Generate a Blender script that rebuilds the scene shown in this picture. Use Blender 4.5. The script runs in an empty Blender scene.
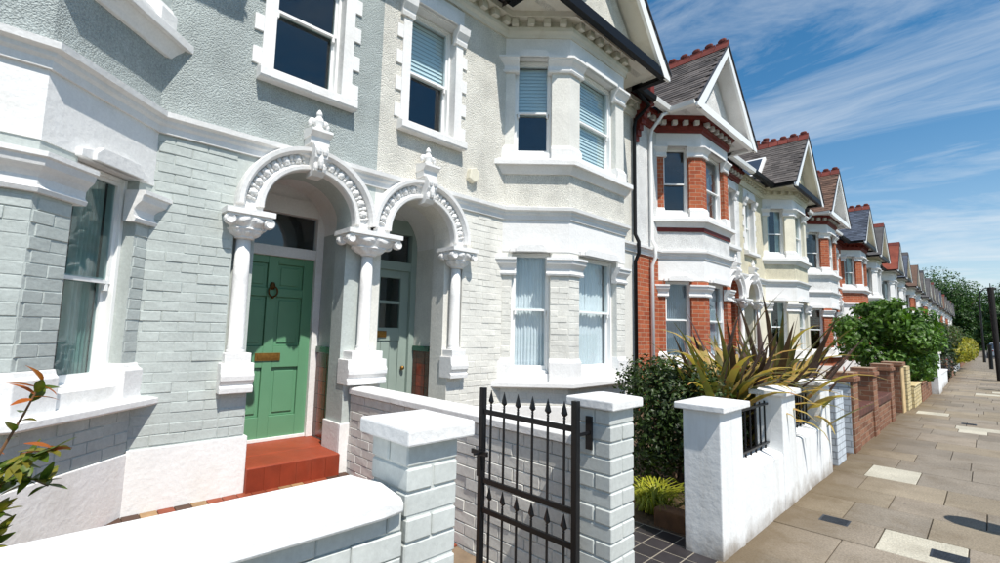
import bpy, bmesh, math, random
import numpy as np
from mathutils import Vector, Matrix
R = random.Random(11)
C = bpy.context.scene.collection
scene = bpy.context.scene

# ------------------------------------------------------------------ camera
yaw, pitch, roll = (math.radians(a) for a in (45.76, 6.04, 1.19))
fw = Vector((-math.sin(yaw)*math.cos(pitch), math.cos(yaw)*math.cos(pitch), math.sin(pitch)))
rt = Vector((math.cos(yaw), math.sin(yaw), 0)); up = rt.cross(fw)
r2 = rt*math.cos(roll)+up*math.sin(roll); u2 = -rt*math.sin(roll)+up*math.cos(roll)
cam = bpy.data.cameras.new('camera'); co = bpy.data.objects.new('camera', cam); C.objects.link(co)
cam.sensor_width = 36; cam.lens = 36*474.15/1000; cam.clip_end = 2000; cam.clip_start = 0.05
co.matrix_world = Matrix(((r2.x, u2.x, -fw.x, 0), (r2.y, u2.y, -fw.y, 0), (r2.z, u2.z, -fw.z, 1.5), (0, 0, 0, 1)))
scene.camera = co
# ------------------------------------------------------------------ sky, sun, exposure
SUN = Vector((1, -.25, 1.62)).normalized()
w = bpy.data.worlds.new('World'); scene.world = w; w.use_nodes = True
nt = w.node_tree; N = nt.nodes; K = nt.links; N.clear()
out = N.new('ShaderNodeOutputWorld'); bg = N.new('ShaderNodeBackground'); bg.inputs[1].default_value = 0.09
sky = N.new('ShaderNodeTexSky'); sky.sky_type = 'NISHITA'; sky.sun_disc = False
sky.sun_elevation = math.asin(SUN.z); sky.sun_rotation = math.atan2(SUN.x, SUN.y)
sky.air_density = 1.0; sky.dust_density = 0.5; sky.ozone_density = 2.2; sky.altitude = 0
def node(t, **kw):
    n = N.new(t)
    for k, v in kw.items(): setattr(n, k, v)
    return n
tc = node('ShaderNodeTexCoord'); sep = node('ShaderNodeSeparateXYZ'); K.new(tc.outputs['Generated'], sep.inputs[0])
def wm(op, a, b=None):
    n = node('ShaderNodeMath', operation=op)
    for i, x in enumerate((a, b)):
        if x is None: continue
        if isinstance(x, (int, float)): n.inputs[i].default_value = x
        else: K.new(x, n.inputs[i])
    return n.outputs[0]
den = wm('ADD', wm('MAXIMUM', sep.outputs[2], 0.0), 0.22)
comb = node('ShaderNodeCombineXYZ'); K.new(wm('DIVIDE', sep.outputs[0], den), comb.inputs[0]); K.new(wm('DIVIDE', sep.outputs[1], den), comb.inputs[1])
mp = node('ShaderNodeMapping'); mp.inputs['Rotation'].default_value = (0, 0, math.radians(-35)); mp.inputs['Scale'].default_value = (0.75, 2.1, 1); K.new(comb.outputs[0], mp.inputs[0])
nz = node('ShaderNodeTexNoise'); nz.inputs['Scale'].default_value = 1.1; nz.inputs['Detail'].default_value = 13; nz.inputs['Roughness'].default_value = .66; nz.inputs['Distortion'].default_value = 1.5
K.new(mp.outputs[0], nz.inputs['Vector'])
rp = node('ShaderNodeValToRGB'); rp.color_ramp.elements[0].position = .455; rp.color_ramp.elements[1].position = .88; K.new(nz.outputs['Fac'], rp.inputs[0])
mixc = node('ShaderNodeMixRGB'); mixc.inputs[2].default_value = (7.4, 8.0, 8.5, 1)
hs = node('ShaderNodeHueSaturation'); hs.inputs['Hue'].default_value = .491; hs.inputs['Saturation'].default_value = 1.34; hs.inputs['Value'].default_value = 1.28
K.new(sky.outputs[0], hs.inputs['Color'])
hz = wm('POWER', wm('SUBTRACT', 1.0, wm('MAXIMUM', sep.outputs[2], 0.0)), 7.0)
K.new(wm('MINIMUM', wm('ADD', wm('MULTIPLY', rp.outputs[0], .85), wm('MULTIPLY', hz, .8)), .95), mixc.inputs[0]); K.new(hs.outputs[0], mixc.inputs[1])
K.new(mixc.outputs[0], bg.inputs[0]); K.new(bg.outputs[0], out.inputs[0])
sl = bpy.data.lights.new('sun', 'SUN'); sl.energy = 4.6; sl.angle = math.radians(.5); sl.color = (1, .955, .88)
so = bpy.data.objects.new('sun', sl); C.objects.link(so); so.rotation_euler = SUN.to_track_quat('Z', 'Y').to_euler()
scene.view_settings.view_transform = 'Standard'; scene.view_settings.look = 'None'; scene.view_settings.exposure = 0.28; scene.view_settings.gamma = 1
scene.render.engine = 'CYCLES'

# ------------------------------------------------------------------ materials
def lin(c):
    return tuple(((x/255)/12.92 if x/255 <= .04045 else ((x/255+.055)/1.055)**2.4) for x in c)
MATS = {}
def base_mat(name):
    m = bpy.data.materials.new(name); m.use_nodes = True; t = m.node_tree; t.nodes.clear()
    o = t.nodes.new('ShaderNodeOutputMaterial'); return m, t, o
def mth(t, op, a, b=None, c=None):
    n = t.nodes.new('ShaderNodeMath'); n.operation = op
    for i, x in enumerate((a, b, c)):
        if x is None: continue
        if isinstance(x, (int, float)): n.inputs[i].default_value = x
        else: t.links.new(x, n.inputs[i])
    return n.outputs[0]
def noise(t, vec, scale, detail=4, rough=.55):
    n = t.nodes.new('ShaderNodeTexNoise'); n.inputs['Scale'].default_value = scale; n.inputs['Detail'].default_value = detail; n.inputs['Roughness'].default_value = rough
    t.links.new(vec, n.inputs['Vector']); return n.outputs['Fac']
def mixrgb(t, fac, a, b, mode='MIX'):
    n = t.nodes.new('ShaderNodeMixRGB'); n.blend_type = mode
    for i, x in zip((0, 1, 2), (fac, a, b)):
        if isinstance(x, (int, float)): n.inputs[i].default_value = x
        elif isinstance(x, tuple): n.inputs[i].default_value = (*x[:3], 1)
        else: t.links.new(x, n.inputs[i])
    return n.outputs[0]
def ramp(t, x, lo, hi):
    n = t.nodes.new('ShaderNodeMapRange'); n.inputs['From Min'].default_value = lo; n.inputs['From Max'].default_value = hi; t.links.new(x, n.inputs['Value']); return n.outputs[0]
def M(name, col, rough=.6, var=.12, vs=3.0, stain=0.0, stain_col=(.22, .17, .11), ss=1.2, bump=0.0, bs=60, bd=.01, rnd=0.0, metal=0.0, spec=.4, streak=False, trans=0.0, bdet=5, grain=0.0, gs=150, peb=0.0, grime=0.0, isl=0.0, foot=0.0):
    """plain procedural paint / stone: colour drift, stains, relief"""
    if name in MATS: return MATS[name]
    m, t, o = base_mat(name); b = t.nodes.new('ShaderNodeBsdfPrincipled')
    g = t.nodes.new('ShaderNodeNewGeometry'); pos = g.outputs['Position']
    n1 = noise(t, pos, vs, 6)
    c = mixrgb(t, ramp(t, n1, .3, .7), tuple(x*(1-var) for x in col), tuple(min(1, x*(1+var*.5)) for x in col))
    if rnd:
        oi = t.nodes.new('ShaderNodeObjectInfo')
        c = mixrgb(t, 1.0, c, mixrgb(t, oi.outputs['Random'], (1-rnd,)*3, (1.0,)*3), 'MULTIPLY')
    if grain:
        c = mixrgb(t, 1.0, c, mixrgb(t, ramp(t, noise(t, pos, gs, 3, .7), .3, .7), (1-grain,)*3, (1+grain*.6,)*3), 'MULTIPLY')
    if stain:
        v = pos
        if streak:
            mpn = t.nodes.new('ShaderNodeMapping'); mpn.inputs['Scale'].default_value = (1, 1, .12); t.links.new(pos, mpn.inputs[0]); v = mpn.outputs[0]
        n2 = noise(t, v, ss, 8, .7)
        c = mixrgb(t, mth(t, 'MULTIPLY', ramp(t, n2, .52, .75), stain), c, stain_col)
    if isl: c = mixrgb(t, 1.0, c, mixrgb(t, g.outputs['Random Per Island'], (1-isl,)*3, (1+isl*.7,)*3), 'MULTIPLY')
    if grime:                       # rain streaks and blotches
        mpn = t.nodes.new('ShaderNodeMapping'); mpn.inputs['Scale'].default_value = (1, 1, .16); t.links.new(pos, mpn.inputs[0])
        k1 = mth(t, 'MULTIPLY', ramp(t, noise(t, mpn.outputs[0], 7.0, 7, .7), .5, .78), ramp(t, noise(t, pos, .9, 3), .38, .62))
        c = mixrgb(t, mth(t, 'MULTIPLY', k1, grime), c, mixrgb(t, .6, (.20, .17, .13), c))
        k2 = ramp(t, noise(t, pos, 31, 5, .75), .66, .74); c = mixrgb(t, mth(t, 'MULTIPLY', k2, grime*.7), c, mixrgb(t, .55, (.16, .14, .12), c))
    if foot:                        # splashed earth on the foot of a wall, uneven
        sz = t.nodes.new('ShaderNodeSeparateXYZ'); t.links.new(pos, sz.inputs[0])
        hgt = mth(t, 'ADD', sz.outputs[2], mth(t, 'MULTIPLY', mth(t, 'SUBTRACT', noise(t, pos, 5, 6, .65), .5), -.42))
        c = mixrgb(t, mth(t, 'MULTIPLY', ramp(t, hgt, .16, -.05), foot), c, (.17, .12, .07))
    t.links.new(c, b.inputs['Base Color']); b.inputs['Roughness'].default_value = rough; b.inputs['Metallic'].default_value = metal
    b.inputs['Specular IOR Level'].default_value = spec
    if bump:
        n3 = noise(t, pos, bs, bdet, .6)
        if peb:
            vo = t.nodes.new('ShaderNodeTexVoronoi'); vo.inputs['Scale'].default_value = peb; t.links.new(pos, vo.inputs['Vector']); n3 = mth(t, 'SUBTRACT', n3, mth(t, 'MULTIPLY', vo.outputs['Distance'], .9))
        bn = t.nodes.new('ShaderNodeBump'); bn.inputs['Strength'].default_value = bump; bn.inputs['Distance'].default_value = bd
        t.links.new(n3, bn.inputs['Height']); t.links.new(bn.outputs[0], b.inputs['Normal'])
    if trans:
        tr = t.nodes.new('ShaderNodeBsdfTranslucent'); t.links.new(c, tr.inputs[0]); mx = t.nodes.new('ShaderNodeMixShader'); mx.inputs[0].default_value = trans
        t.links.new(b.outputs[0], mx.inputs[1]); t.links.new(tr.outputs[0], mx.inputs[2]); t.links.new(mx.outputs[0], o.inputs[0])
    else: t.links.new(b.outputs[0], o.inputs[0])
    MATS[name] = m; return m
def brickmat(name, c1, c2, mortar, bw=.225, bh=.077, bump=.5, mo=.006):
    if name in MATS: return MATS[name]
    m, t, o = base_mat(name); b = t.nodes.new('ShaderNodeBsdfPrincipled'); b.inputs['Roughness'].default_value = .85; b.inputs['Specular IOR Level'].default_value = .2
    g = t.nodes.new('ShaderNodeNewGeometry'); sp = t.nodes.new('ShaderNodeSeparateXYZ'); sn = t.nodes.new('ShaderNodeSeparateXYZ')
    t.links.new(g.outputs['Position'], sp.inputs[0]); t.links.new(g.outputs['True Normal'], sn.inputs[0])
    x = mth(t, 'SUBTRACT', mth(t, 'MULTIPLY', sp.outputs[1], sn.outputs[0]), mth(t, 'MULTIPLY', sp.outputs[0], sn.outputs[1]))
    cb = t.nodes.new('ShaderNodeCombineXYZ'); t.links.new(x, cb.inputs[0]); t.links.new(sp.outputs[2], cb.inputs[1])
    br = t.nodes.new('ShaderNodeTexBrick'); br.inputs['Scale'].default_value = 1; br.inputs['Brick Width'].default_value = bw; br.inputs['Row Height'].default_value = bh
    br.inputs['Mortar Size'].default_value = mo; br.inputs['Mortar Smooth'].default_value = .2
    br.inputs['Color1'].default_value = (*c1, 1); br.inputs['Color2'].default_value = (*c2, 1); br.inputs['Mortar'].default_value = (*mortar, 1)
    t.links.new(cb.outputs[0], br.inputs['Vector'])
    n1 = noise(t, g.outputs['Position'], 14, 6, .65)
    c = mixrgb(t, 1.0, br.outputs['Color'], mixrgb(t, ramp(t, n1, .25, .75), (.72,)*3, (1.1,)*3), 'MULTIPLY')
    t.links.new(c, b.inputs['Base Color'])
    bn = t.nodes.new('ShaderNodeBump'); bn.inputs['Strength'].default_value = bump; bn.inputs['Distance'].default_value = .01; bn.invert = True
    t.links.new(mth(t, 'SUBTRACT', br.outputs['Fac'], mth(t, 'MULTIPLY', n1, .25)), bn.inputs['Height']); t.links.new(bn.outputs[0], b.inputs['Normal'])
    t.links.new(b.outputs[0], o.inputs[0]); MATS[name] = m; return m
def glassmat(name, tint=(.92, .96, .97), refl=1.0):
    if name in MATS: return MATS[name]
    m, t, o = base_mat(name)
    tr = t.nodes.new('ShaderNodeBsdfTransparent'); tr.inputs[0].default_value = (*tint, 1)
    gl = t.nodes.new('ShaderNodeBsdfGlossy'); gl.inputs['Roughness'].default_value = .015
    g = t.nodes.new('ShaderNodeNewGeometry'); bn = t.nodes.new('ShaderNodeBump'); bn.inputs['Strength'].default_value = .06; bn.inputs['Distance'].default_value = .02
    t.links.new(noise(t, g.outputs['Position'], 3.5, 2), bn.inputs['Height']); t.links.new(bn.outputs[0], gl.inputs['Normal'])
    fr = t.nodes.new('ShaderNodeFresnel'); t.links.new(mth(t, 'SUBTRACT', 1.62, mth(t, 'MULTIPLY', g.outputs['Backfacing'], 1.62-1/1.62)), fr.inputs[0])
    mx = t.nodes.new('ShaderNodeMixShader'); t.links.new(mth(t, 'MULTIPLY', fr.outputs[0], refl), mx.inputs[0]); t.links.new(tr.outputs[0], mx.inputs[1]); t.links.new(gl.outputs[0], mx.inputs[2])
    t.links.new(mx.outputs[0], o.inputs[0]); MATS[name] = m; return m
def leafmat(name, ca, cb_, cc=None, trans=.3, sc=9, rough=.45, spec=.35):
    if name in MATS: return MATS[name]
    m, t, o = base_mat(name); b = t.nodes.new('ShaderNodeBsdfPrincipled'); b.inputs['Roughness'].default_value = rough; b.inputs['Specular IOR Level'].default_value = spec
    g = t.nodes.new('ShaderNodeNewGeometry'); n = noise(t, g.outputs['Position'], sc, 3)
    c = mixrgb(t, ramp(t, n, .35, .65), ca, cb_)
    rnd = g.outputs['Random Per Island']
    c = mixrgb(t, 1.0, c, mixrgb(t, rnd, (.55,)*3, (1.25,)*3), 'MULTIPLY')
    if cc:
        c = mixrgb(t, ramp(t, noise(t, g.outputs['Position'], sc*2.7, 2), .58, .7), c, cc)
    t.links.new(c, b.inputs['Base Color'])
    tr = t.nodes.new('ShaderNodeBsdfTranslucent'); t.links.new(mixrgb(t, 1.0, c, (1.3, 1.5, .6), 'MULTIPLY'), tr.inputs[0])
    mx = t.nodes.new('ShaderNodeMixShader'); mx.inputs[0].default_value = trans
    t.links.new(b.outputs[0], mx.inputs[1]); t.links.new(tr.outputs[0], mx.inputs[2]); t.links.new(mx.outputs[0], o.inputs[0]); MATS[name] = m; return m

WHITE = M('white_masonry_paint', lin((233, 232, 230)), .6, .07, 2.0, stain=.3, stain_col=lin((188, 180, 164)), ss=1.9, grime=.32, bump=.5, bs=22, bd=.009, grain=.06, gs=50)
GLOSSW = M('white_gloss_paint', lin((242, 242, 240)), .3, .04, 3, stain=.12, stain_col=lin((205, 198, 185)), ss=3, bump=.05, bs=25, bd=.004)
OFFW = M('off_white_stone_paint', lin((226, 222, 210)), .6, .08, 3, stain=.4, stain_col=lin((160, 140, 105)), ss=3, bump=.2, bs=60, bd=.006)
BLACK = M('black_iron_paint', lin((22, 22, 24)), .35, .2, 8, bump=.1, bs=120, bd=.002)
GUTTER = M('black_gutter', lin((17, 17, 19)), .5, .2, 5, spec=.2)
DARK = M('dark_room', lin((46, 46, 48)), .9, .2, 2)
LEAD = M('dark_lead', lin((70, 70, 74)), .5, .2, 5)
GLASS = glassmat('window_glass'); GLASSD = glassmat('window_glass_old', (.72, .82, .82), 1.2)
REDB = brickmat('red_brick', lin((184, 103, 70)), lin((156, 80, 55)), lin((178, 146, 122)))
REDD = M('dark_red_terracotta', lin((122, 44, 34)), .6, .25, 12, bump=.2, bs=60, bd=.004, rnd=.2)
TERRA = M('ridge_terracotta', lin((126, 56, 44)), .7, .3, 9, stain=.4, stain_col=lin((70, 50, 44)), ss=5, bump=.3, bs=40, bd=.006, rnd=.3)
def slate(name, c): return M(name, lin(c), .6, .3, 3, stain=.5, stain_col=tuple(x*1.6 for x in lin(c)), ss=5, bump=.4, bs=40, bd=.008, spec=.3, isl=.35, grain=.2, gs=60)
BRASS = M('dull_brass', lin((150, 110, 55)), .35, .3, 30, metal=.8)

# ------------------------------------------------------------------ geometry helpers
class G:
    def __init__(s): s.v = []; s.f = []
    def add(s, vs, fs):
        o = len(s.v); s.v += [tuple(x) for x in vs]; s.f += [tuple(i+o for i in q) for q in fs]; return s
    def box(s, F, a0, a1, b0, b1, c0, c1):
        return s.add([F(a, b, c) for c in (c0, c1) for b in (b0, b1) for a in (a0, a1)], [(0, 1, 3, 2), (4, 6, 7, 5), (0, 4, 5, 1), (2, 3, 7, 6), (0, 2, 6, 4), (1, 5, 7, 3)])
    def prism(s, A, B):
        n = len(A); return s.add(list(A)+list(B), [tuple(range(n))[::-1], tuple(range(n, 2*n))]+[(i, (i+1) % n, (i+1) % n+n, i+n) for i in range(n)])
    def rings(s, rs, cap=True, closed=True):
        n = len(rs[0]); f = []
        for k in range(len(rs)-1):
            for i in range(n if closed else n-1):
                j = (i+1) % n; f.append((k*n+i, k*n+j, (k+1)*n+j, (k+1)*n+i))
        if cap: f += [tuple(range(n))[::-1], tuple(range((len(rs)-1)*n, len(rs)*n))]
        return s.add([p for r in rs for p in r], f)
    def tube(s, pts, rad, seg=8):
        pts = [Vector(p) for p in pts]; rs = []
        if not isinstance(rad, (list, tuple)): rad = [rad]*len(pts)
        ref = None
        for i, p in enumerate(pts):
            d = (pts[min(i+1, len(pts)-1)]-pts[max(i-1, 0)]).normalized()
            a = d.orthogonal().normalized() if ref is None else (ref-d*ref.dot(d)).normalized(); ref = a; b = d.cross(a)
            rs.append([p+(a*math.cos(2*math.pi*k/seg)+b*math.sin(2*math.pi*k/seg))*rad[i] for k in range(seg)])
        return s.rings(rs)
    def lathe(s, F, cu, cv, prof, seg=14):
        return s.rings([[F(cu+r*math.cos(2*math.pi*k/seg), cv+r*math.sin(2*math.pi*k/seg), z) for k in range(seg)] for r, z in prof])
    def ball(s, F, c, r, seg=8, rn=5):
        rs = []
        for i in range(1, rn):
            th = math.pi*i/rn
            rs.append([F(c[0]+r[0]*math.sin(th)*math.cos(2*math.pi*k/seg), c[1]+r[1]*math.sin(th)*math.sin(2*math.pi*k/seg), c[2]-r[2]*math.cos(th)) for k in range(seg)])
        return s.rings(rs)
    def molding(s, L, path, prof):
        P = [Vector(p) for p in path]; rs = []; nr = []
        for i in range(len(P)-1):
            d = (P[i+1]-P[i]).normalized(); nr.append(Vector((-d.y, d.x)))
        for i, p in enumerate(P):
            if i == 0: m = nr[0]
            elif i == len(P)-1: m = nr[-1]
            else: m = (nr[i-1]+nr[i])/(1+nr[i-1].dot(nr[i]))
            rs.append([L(p.x+m.x*o, p.y+m.y*o, z) for o, z in prof])
        return s.rings(rs)
def W(x, y, z): return (x, y, z)
def rootloc(o):
    while o.parent: o = o.parent
    return o.location
def to_mesh(name, g, off, mat, smooth=False):
    me = bpy.data.meshes.new(name); me.from_pydata([(x-off[0], y-off[1], z-off[2]) for x, y, z in g.v], [], g.f)
    bm = bmesh.new(); bm.from_mesh(me); bmesh.ops.recalc_face_normals(bm, faces=bm.faces); bm.to_mesh(me); bm.free()
    if smooth: me.polygons.foreach_set('use_smooth', [True]*len(me.polygons))
    if mat: me.materials.append(mat)
    return me
def bev(o, wd=.006, seg=2):
    m = o.modifiers.new('bevel', 'BEVEL'); m.width = wd; m.segments = seg; m.limit_method = 'ANGLE'; m.angle_limit = math.radians(40); return o
def part(name, g, mat, parent, bevel=0, smooth=False):
    o = bpy.data.objects.new(name, to_mesh(name, g, rootloc(parent), mat, smooth)); C.objects.link(o); o.parent = parent
    if bevel: bev(o, bevel)
    return o
def inst(name, me, parent, loc, rot=(0, 0, 0), sc=(1, 1, 1)):
    o = bpy.data.objects.new(name, me); C.objects.link(o); o.parent = parent; o.location = Vector(loc)-rootloc(parent) if parent else loc; o.rotation_euler = rot; o.scale = sc; return o
def tag(o, label, cat, group=None):
    o['label'] = label; o['category'] = cat
    if group: o['group'] = group
    return o
def thing(name, label, cat, base, group=None):
    o = bpy.data.objects.new(name, None); C.objects.link(o); o.location = base; o.empty_display_size = .2; return tag(o, label, cat, group)
def solo(name, g, mat, label, cat, base, group=None, bevel=0, smooth=False):
    o = bpy.data.objects.new(name, to_mesh(name, g, base, mat, smooth)); C.objects.link(o); o.location = base
    if bevel: bev(o, bevel)
    return tag(o, label, cat, group)
def struct(name, g, mat):
    o = bpy.data.objects.new(name, to_mesh(name, g, (0, 0, 0), mat)); C.objects.link(o); o['kind'] = 'structure'; return o

# painted bricks: small chamfered blocks laid on a mortar plane, meshes shared
BM = {}
def brick_mesh(l, h, d, mat, var):
    k = (round(l, 3), round(h, 3), round(d, 3), mat.name, var)
    if k not in BM:
        rr = random.Random(hash((round(l, 3), var)) & 0xffff); c = .0035; j = lambda s: rr.uniform(-s, s)
        v = []
        for n, ins in ((-.012, 0), (d-.004, 0), (d, c)):
            for sx, sz in ((-1, -1), (1, -1), (1, 1), (-1, 1)):
                v.append((sx*(l/2-ins)+j(.0018), n+(j(.0016) if ins else 0), sz*(h/2-ins)+j(.0016)))
        f = [(8, 9, 10, 11)]+[(a, (a+1) % 4, (a+1) % 4+4, a+4) for a in range(4)]+[(a+4, (a+1) % 4+4, (a+1) % 4+8, a+8) for a in range(4)]
        g = G(); g.v = v; g.f = f; BM[k] = to_mesh('brick', g, (0, 0, 0), mat)
    return BM[k]
def lay(parent, o, dirv, L0, L1, z0, z1, mat, bl=.225, bh=.077, gap=.0045, prot=.0045, skip=None, n=None, frog=0):
    """stretcher courses on a vertical face: o origin, dirv unit direction, normal n (bricks as objects)"""
    d = Vector(dirv).normalized(); n = Vector(n); rz = math.atan2(d.y, d.x)
    flip = d.cross(n).z < 0     # mesh front is +y
    if flip: rz += math.pi
    z = z0; row = frog; cnt = 0
    while z < z1-.03:
        h = min(bh, z1-z); t = L0-(bl/2 if row % 2 else 0)*1.0+R.uniform(-.01, .01)
        while t < L1-.02:
            a, b = max(t, L0), min(t+bl, L1); t += bl
            if b-a < .03: continue
            a_, b_ = a+gap/2, b-gap/2
            if skip and skip((a+b)/2, z+h/2): continue
            p = Vector(o)+d*((a_+b_)/2)+n*R.uniform(-.004, .0035)
            inst('brick', brick_mesh(round(b_-a_, 2), h-gap, prot, mat, R.randint(0, 4)), parent, (p.x, p.y, z+h/2), (0, R.uniform(-.011, .011), rz)); cnt += 1
        z += bh; row += 1
    return cnt

XF = -4.4; GZ = .13
# ------------------------------------------------------------------ terraced houses
BAY = [(1.885, 0), (2.505, .62), (3.865, .62), (4.485, 0)]; UC = 3.185; HWID = 5.3175
S_ = [0, .8768, 2.2368, 3.1136]
def sub(s0, s1):
    def at(s):
        if s <= S_[1]: k = 0
        elif s <= S_[2]: k = 1
        else: k = 2
        f = (s-S_[k])/(S_[k+1]-S_[k]); a, b = BAY[k], BAY[k+1]; return (a[0]+(b[0]-a[0])*f, a[1]+(b[1]-a[1])*f)
    return [at(s0)]+[BAY[k] for k in (1, 2) if s0+.01 < S_[k] < s1-.01]+[at(s1)]
OPEN = [(.125, .63), (1.0968, 2.0168), (2.4836, 2.9886)]
PIERS = [(-.02, .125), (.63, 1.0968), (2.0168, 2.4836), (2.9886, 3.1336)]
def rect(o0, o1, z0, z1): return [(o0, z0), (o1, z0), (o1, z1), (o0, z1)]

rosette = None
def rosette_mesh():
    global rosette
    if rosette is None:
        g = G(); F = lambda a, b, c: (a, b, c)
        for k in range(6):
            a = k*2*math.pi/6; g.ball(F, (.019*math.cos(a), .010, .019*math.sin(a)), (.016, .016, .016), 6, 4)
        g.ball(F, (0, .012, 0), (.026, .022, .026), 8, 5)
        for q in (-1, 1): g.ball(F, (.046*q, .006, .012), (.014, .02, .028), 6, 4); g.ball(F, (.046*q, .004, -.016), (.012, .016, .02), 6, 4)
        rosette = to_mesh('carved_rosette', g, (0, 0, 0), WHITE, True)
    return rosette

def window(H, F, t0, t1, z0, z1, zm, pm, glass, cover=None, nb=-.085, lod=0):
    """sash window in an opening; F(t,n,z): n outward"""
    g = G(); fw_ = .03
    g.box(F, t0, t0+fw_, nb-.12, nb, z0, z1); g.box(F, t1-fw_, t1, nb-.12, nb, z0, z1); g.box(F, t0+fw_, t1-fw_, nb-.12, nb-.002, z1-fw_, z1); g.box(F, t0+fw_, t1-fw_, nb-.12, nb+.03, z0, z0+.045)
    wn = part('window', g, pm, H, .003 if lod == 0 else 0)
    a, b = t0+fw_, t1-fw_; r = .026
    for nm, lo, hi, nn in (('upper', zm-.02, z1-fw_, nb-.025), ('lower', z0+.045, zm+.02, nb-.068)):
        if lod < 2:
            s = G(); bt = .06 if nm == 'lower' else r
            s.box(F, a, a+r, nn-.036, nn, lo, hi); s.box(F, b-r, b, nn-.036, nn, lo, hi); s.box(F, a+r, b-r, nn-.036, nn-.001, lo, lo+bt); s.box(F, a+r, b-r, nn-.036, nn-.001, hi-r, hi)
            if nm == 'upper' and lod == 0:
                for q in (a+r, b-r): s.box(F, q-.012, q+.012, nn-.03, nn-.002, lo-.05, lo)
            part('sash', s, pm, wn)
        p = G(); p.box(F, a+r*.9, b-r*.9, nn-.022, nn-.016, lo+r*.9, hi-r*.9); part('pane', p, glass, wn)
    if cover: cover(wn, F, a, b, z0+.05, z1-fw_, zm, nb-.125)
    return wn
def curtain_pair(col=(250, 251, 253), name='net_curtain', dens=1.0):
    def f(wn, F, a, b, z0, z1, zm, n):
        m = M(name, lin(col), .9, .04, 5, trans=.12); rr = random.Random(int(1000*abs(z0+a+b)))
        for lo, hi in ((a, (a+b)/2+.01), ((a+b)/2-.01, b)):
            g = G(); K_ = 46; Z_ = 7; ph = rr.uniform(0, 6); rs = []
            for i in range(Z_):
                fz = i/(Z_-1); z = z0+(z1-z0)*fz; row = []
                for k in range(K_):
                    x = k/(K_-1); amp = .006+.007*(1-fz)
                    y = amp*math.sin(x*34*dens+ph+.6*math.sin(fz*2))+.004*math.sin(x*71+ph*2)+.008*math.sin(x*9+fz*3)
                    row.append(F(lo+(hi-lo)*x, n+y-.02, z))
                rs.append(row)
            g.rings(rs, cap=False, closed=False); part('curtain', g, m, wn, smooth=True)
    return f
def drapes(col=(120, 135, 135), frac=.3, name='side_curtain'):
    def f(wn, F, a, b, z0, z1, zm, n):
        m = M(name, lin(col), .9, .15, 5, trans=.2)
        for lo, hi in ((a, a+(b-a)*frac), (b-(b-a)*frac, b)):
            g = G(); K_ = 30; rs = []
            for i in range(4):
                z = z0+(z1-z0)*i/3; rs.append([F(lo+(hi-lo)*k/(K_-1), n-.03+.025*math.sin(k*1.25), z) for k in range(K_)])
            g.rings(rs, cap=False, closed=False); part('curtain', g, m, wn, smooth=True)
    return f
def blind(full=False):
    def f(wn, F, a, b, z0, z1, zm, n):
        g = G(); z = z1-.02; lo = z0 if full else zm+.02; m = M('venetian_blind', lin((228, 240, 241)), .6, .04, 4, trans=.1)
        while z > lo:
            g.prism([F(a, n+.016, z-.05), F(a, n, z+.006), F(a, n+.003, z+.006), F(a, n+.019, z-.049)], [F(b, n+.016, z-.05), F(b, n, z+.006), F(b, n+.003, z+.006), F(b, n+.019, z-.049)]); z -= .05
        part('blind', g, m, wn)
    return f

def capital(name, H, L, u, v, ru, rv, z0, z1, mat):
    g = G(); h = z1-z0
    g.box(L, u-ru, u+ru, v-rv, v+rv, z1-.045, z1); g.box(L, u-ru+.02, u+ru-.02, v-rv, v+rv-.02, z1-.065, z1-.045)
    seg = 40; rs = []; rb = .062
    for i in range(13):
        f = i/12; z = z0+(h-.06)*f; row = []
        for k in range(seg):
            th = 2*math.pi*k/seg; ct, st_ = math.cos(th), math.sin(th)
            sq = 1/max(abs(ct), abs(st_)); fl = f**.8
            lf = abs(math.cos(4*th)) if f < .5 else abs(math.sin(4*th)); cur = .028*lf*math.sin(math.pi*min(1, (f % .5)/.5*1.0))**1.5+.02*lf*(1 if (.34 < f < .5 or .82 < f < .95) else 0)
            ru_ = rb+(ru*.9-rb)*fl*(.72+.28*sq)+cur; rv_ = rb+(rv*.92-rb)*fl*(.72+.28*sq)+cur
            row.append(L(u+ct*min(ru_, ru-.004), v+st_*min(rv_, rv-.004), z))
        rs.append(row)
    g.rings(rs); g.lathe(L, u, v, [(.06, z0-.006), (.078, z0), (.08, z0+.014), (.064, z0+.022)], 18)
    for q in (-1, 1):
        for vv in (v+rv-.05, v-rv*.45):       # scrolls: flattened drums with an eye, tucked under the abacus
            c_ = u+q*(ru-.05); rs = []
            for n_, r_ in ((-.05, .036), (-.02, .046), (.022, .046), (.034, .036), (.026, .018)):
                rs.append([L(c_+q*.012+r_*math.cos(t_), vv+n_, z1-.098+r_*math.sin(t_)) for t_ in [2*math.pi*k/14 for k in range(14)]])
            g.rings(rs)
    return part(name, g, mat, H, smooth=False)

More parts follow.
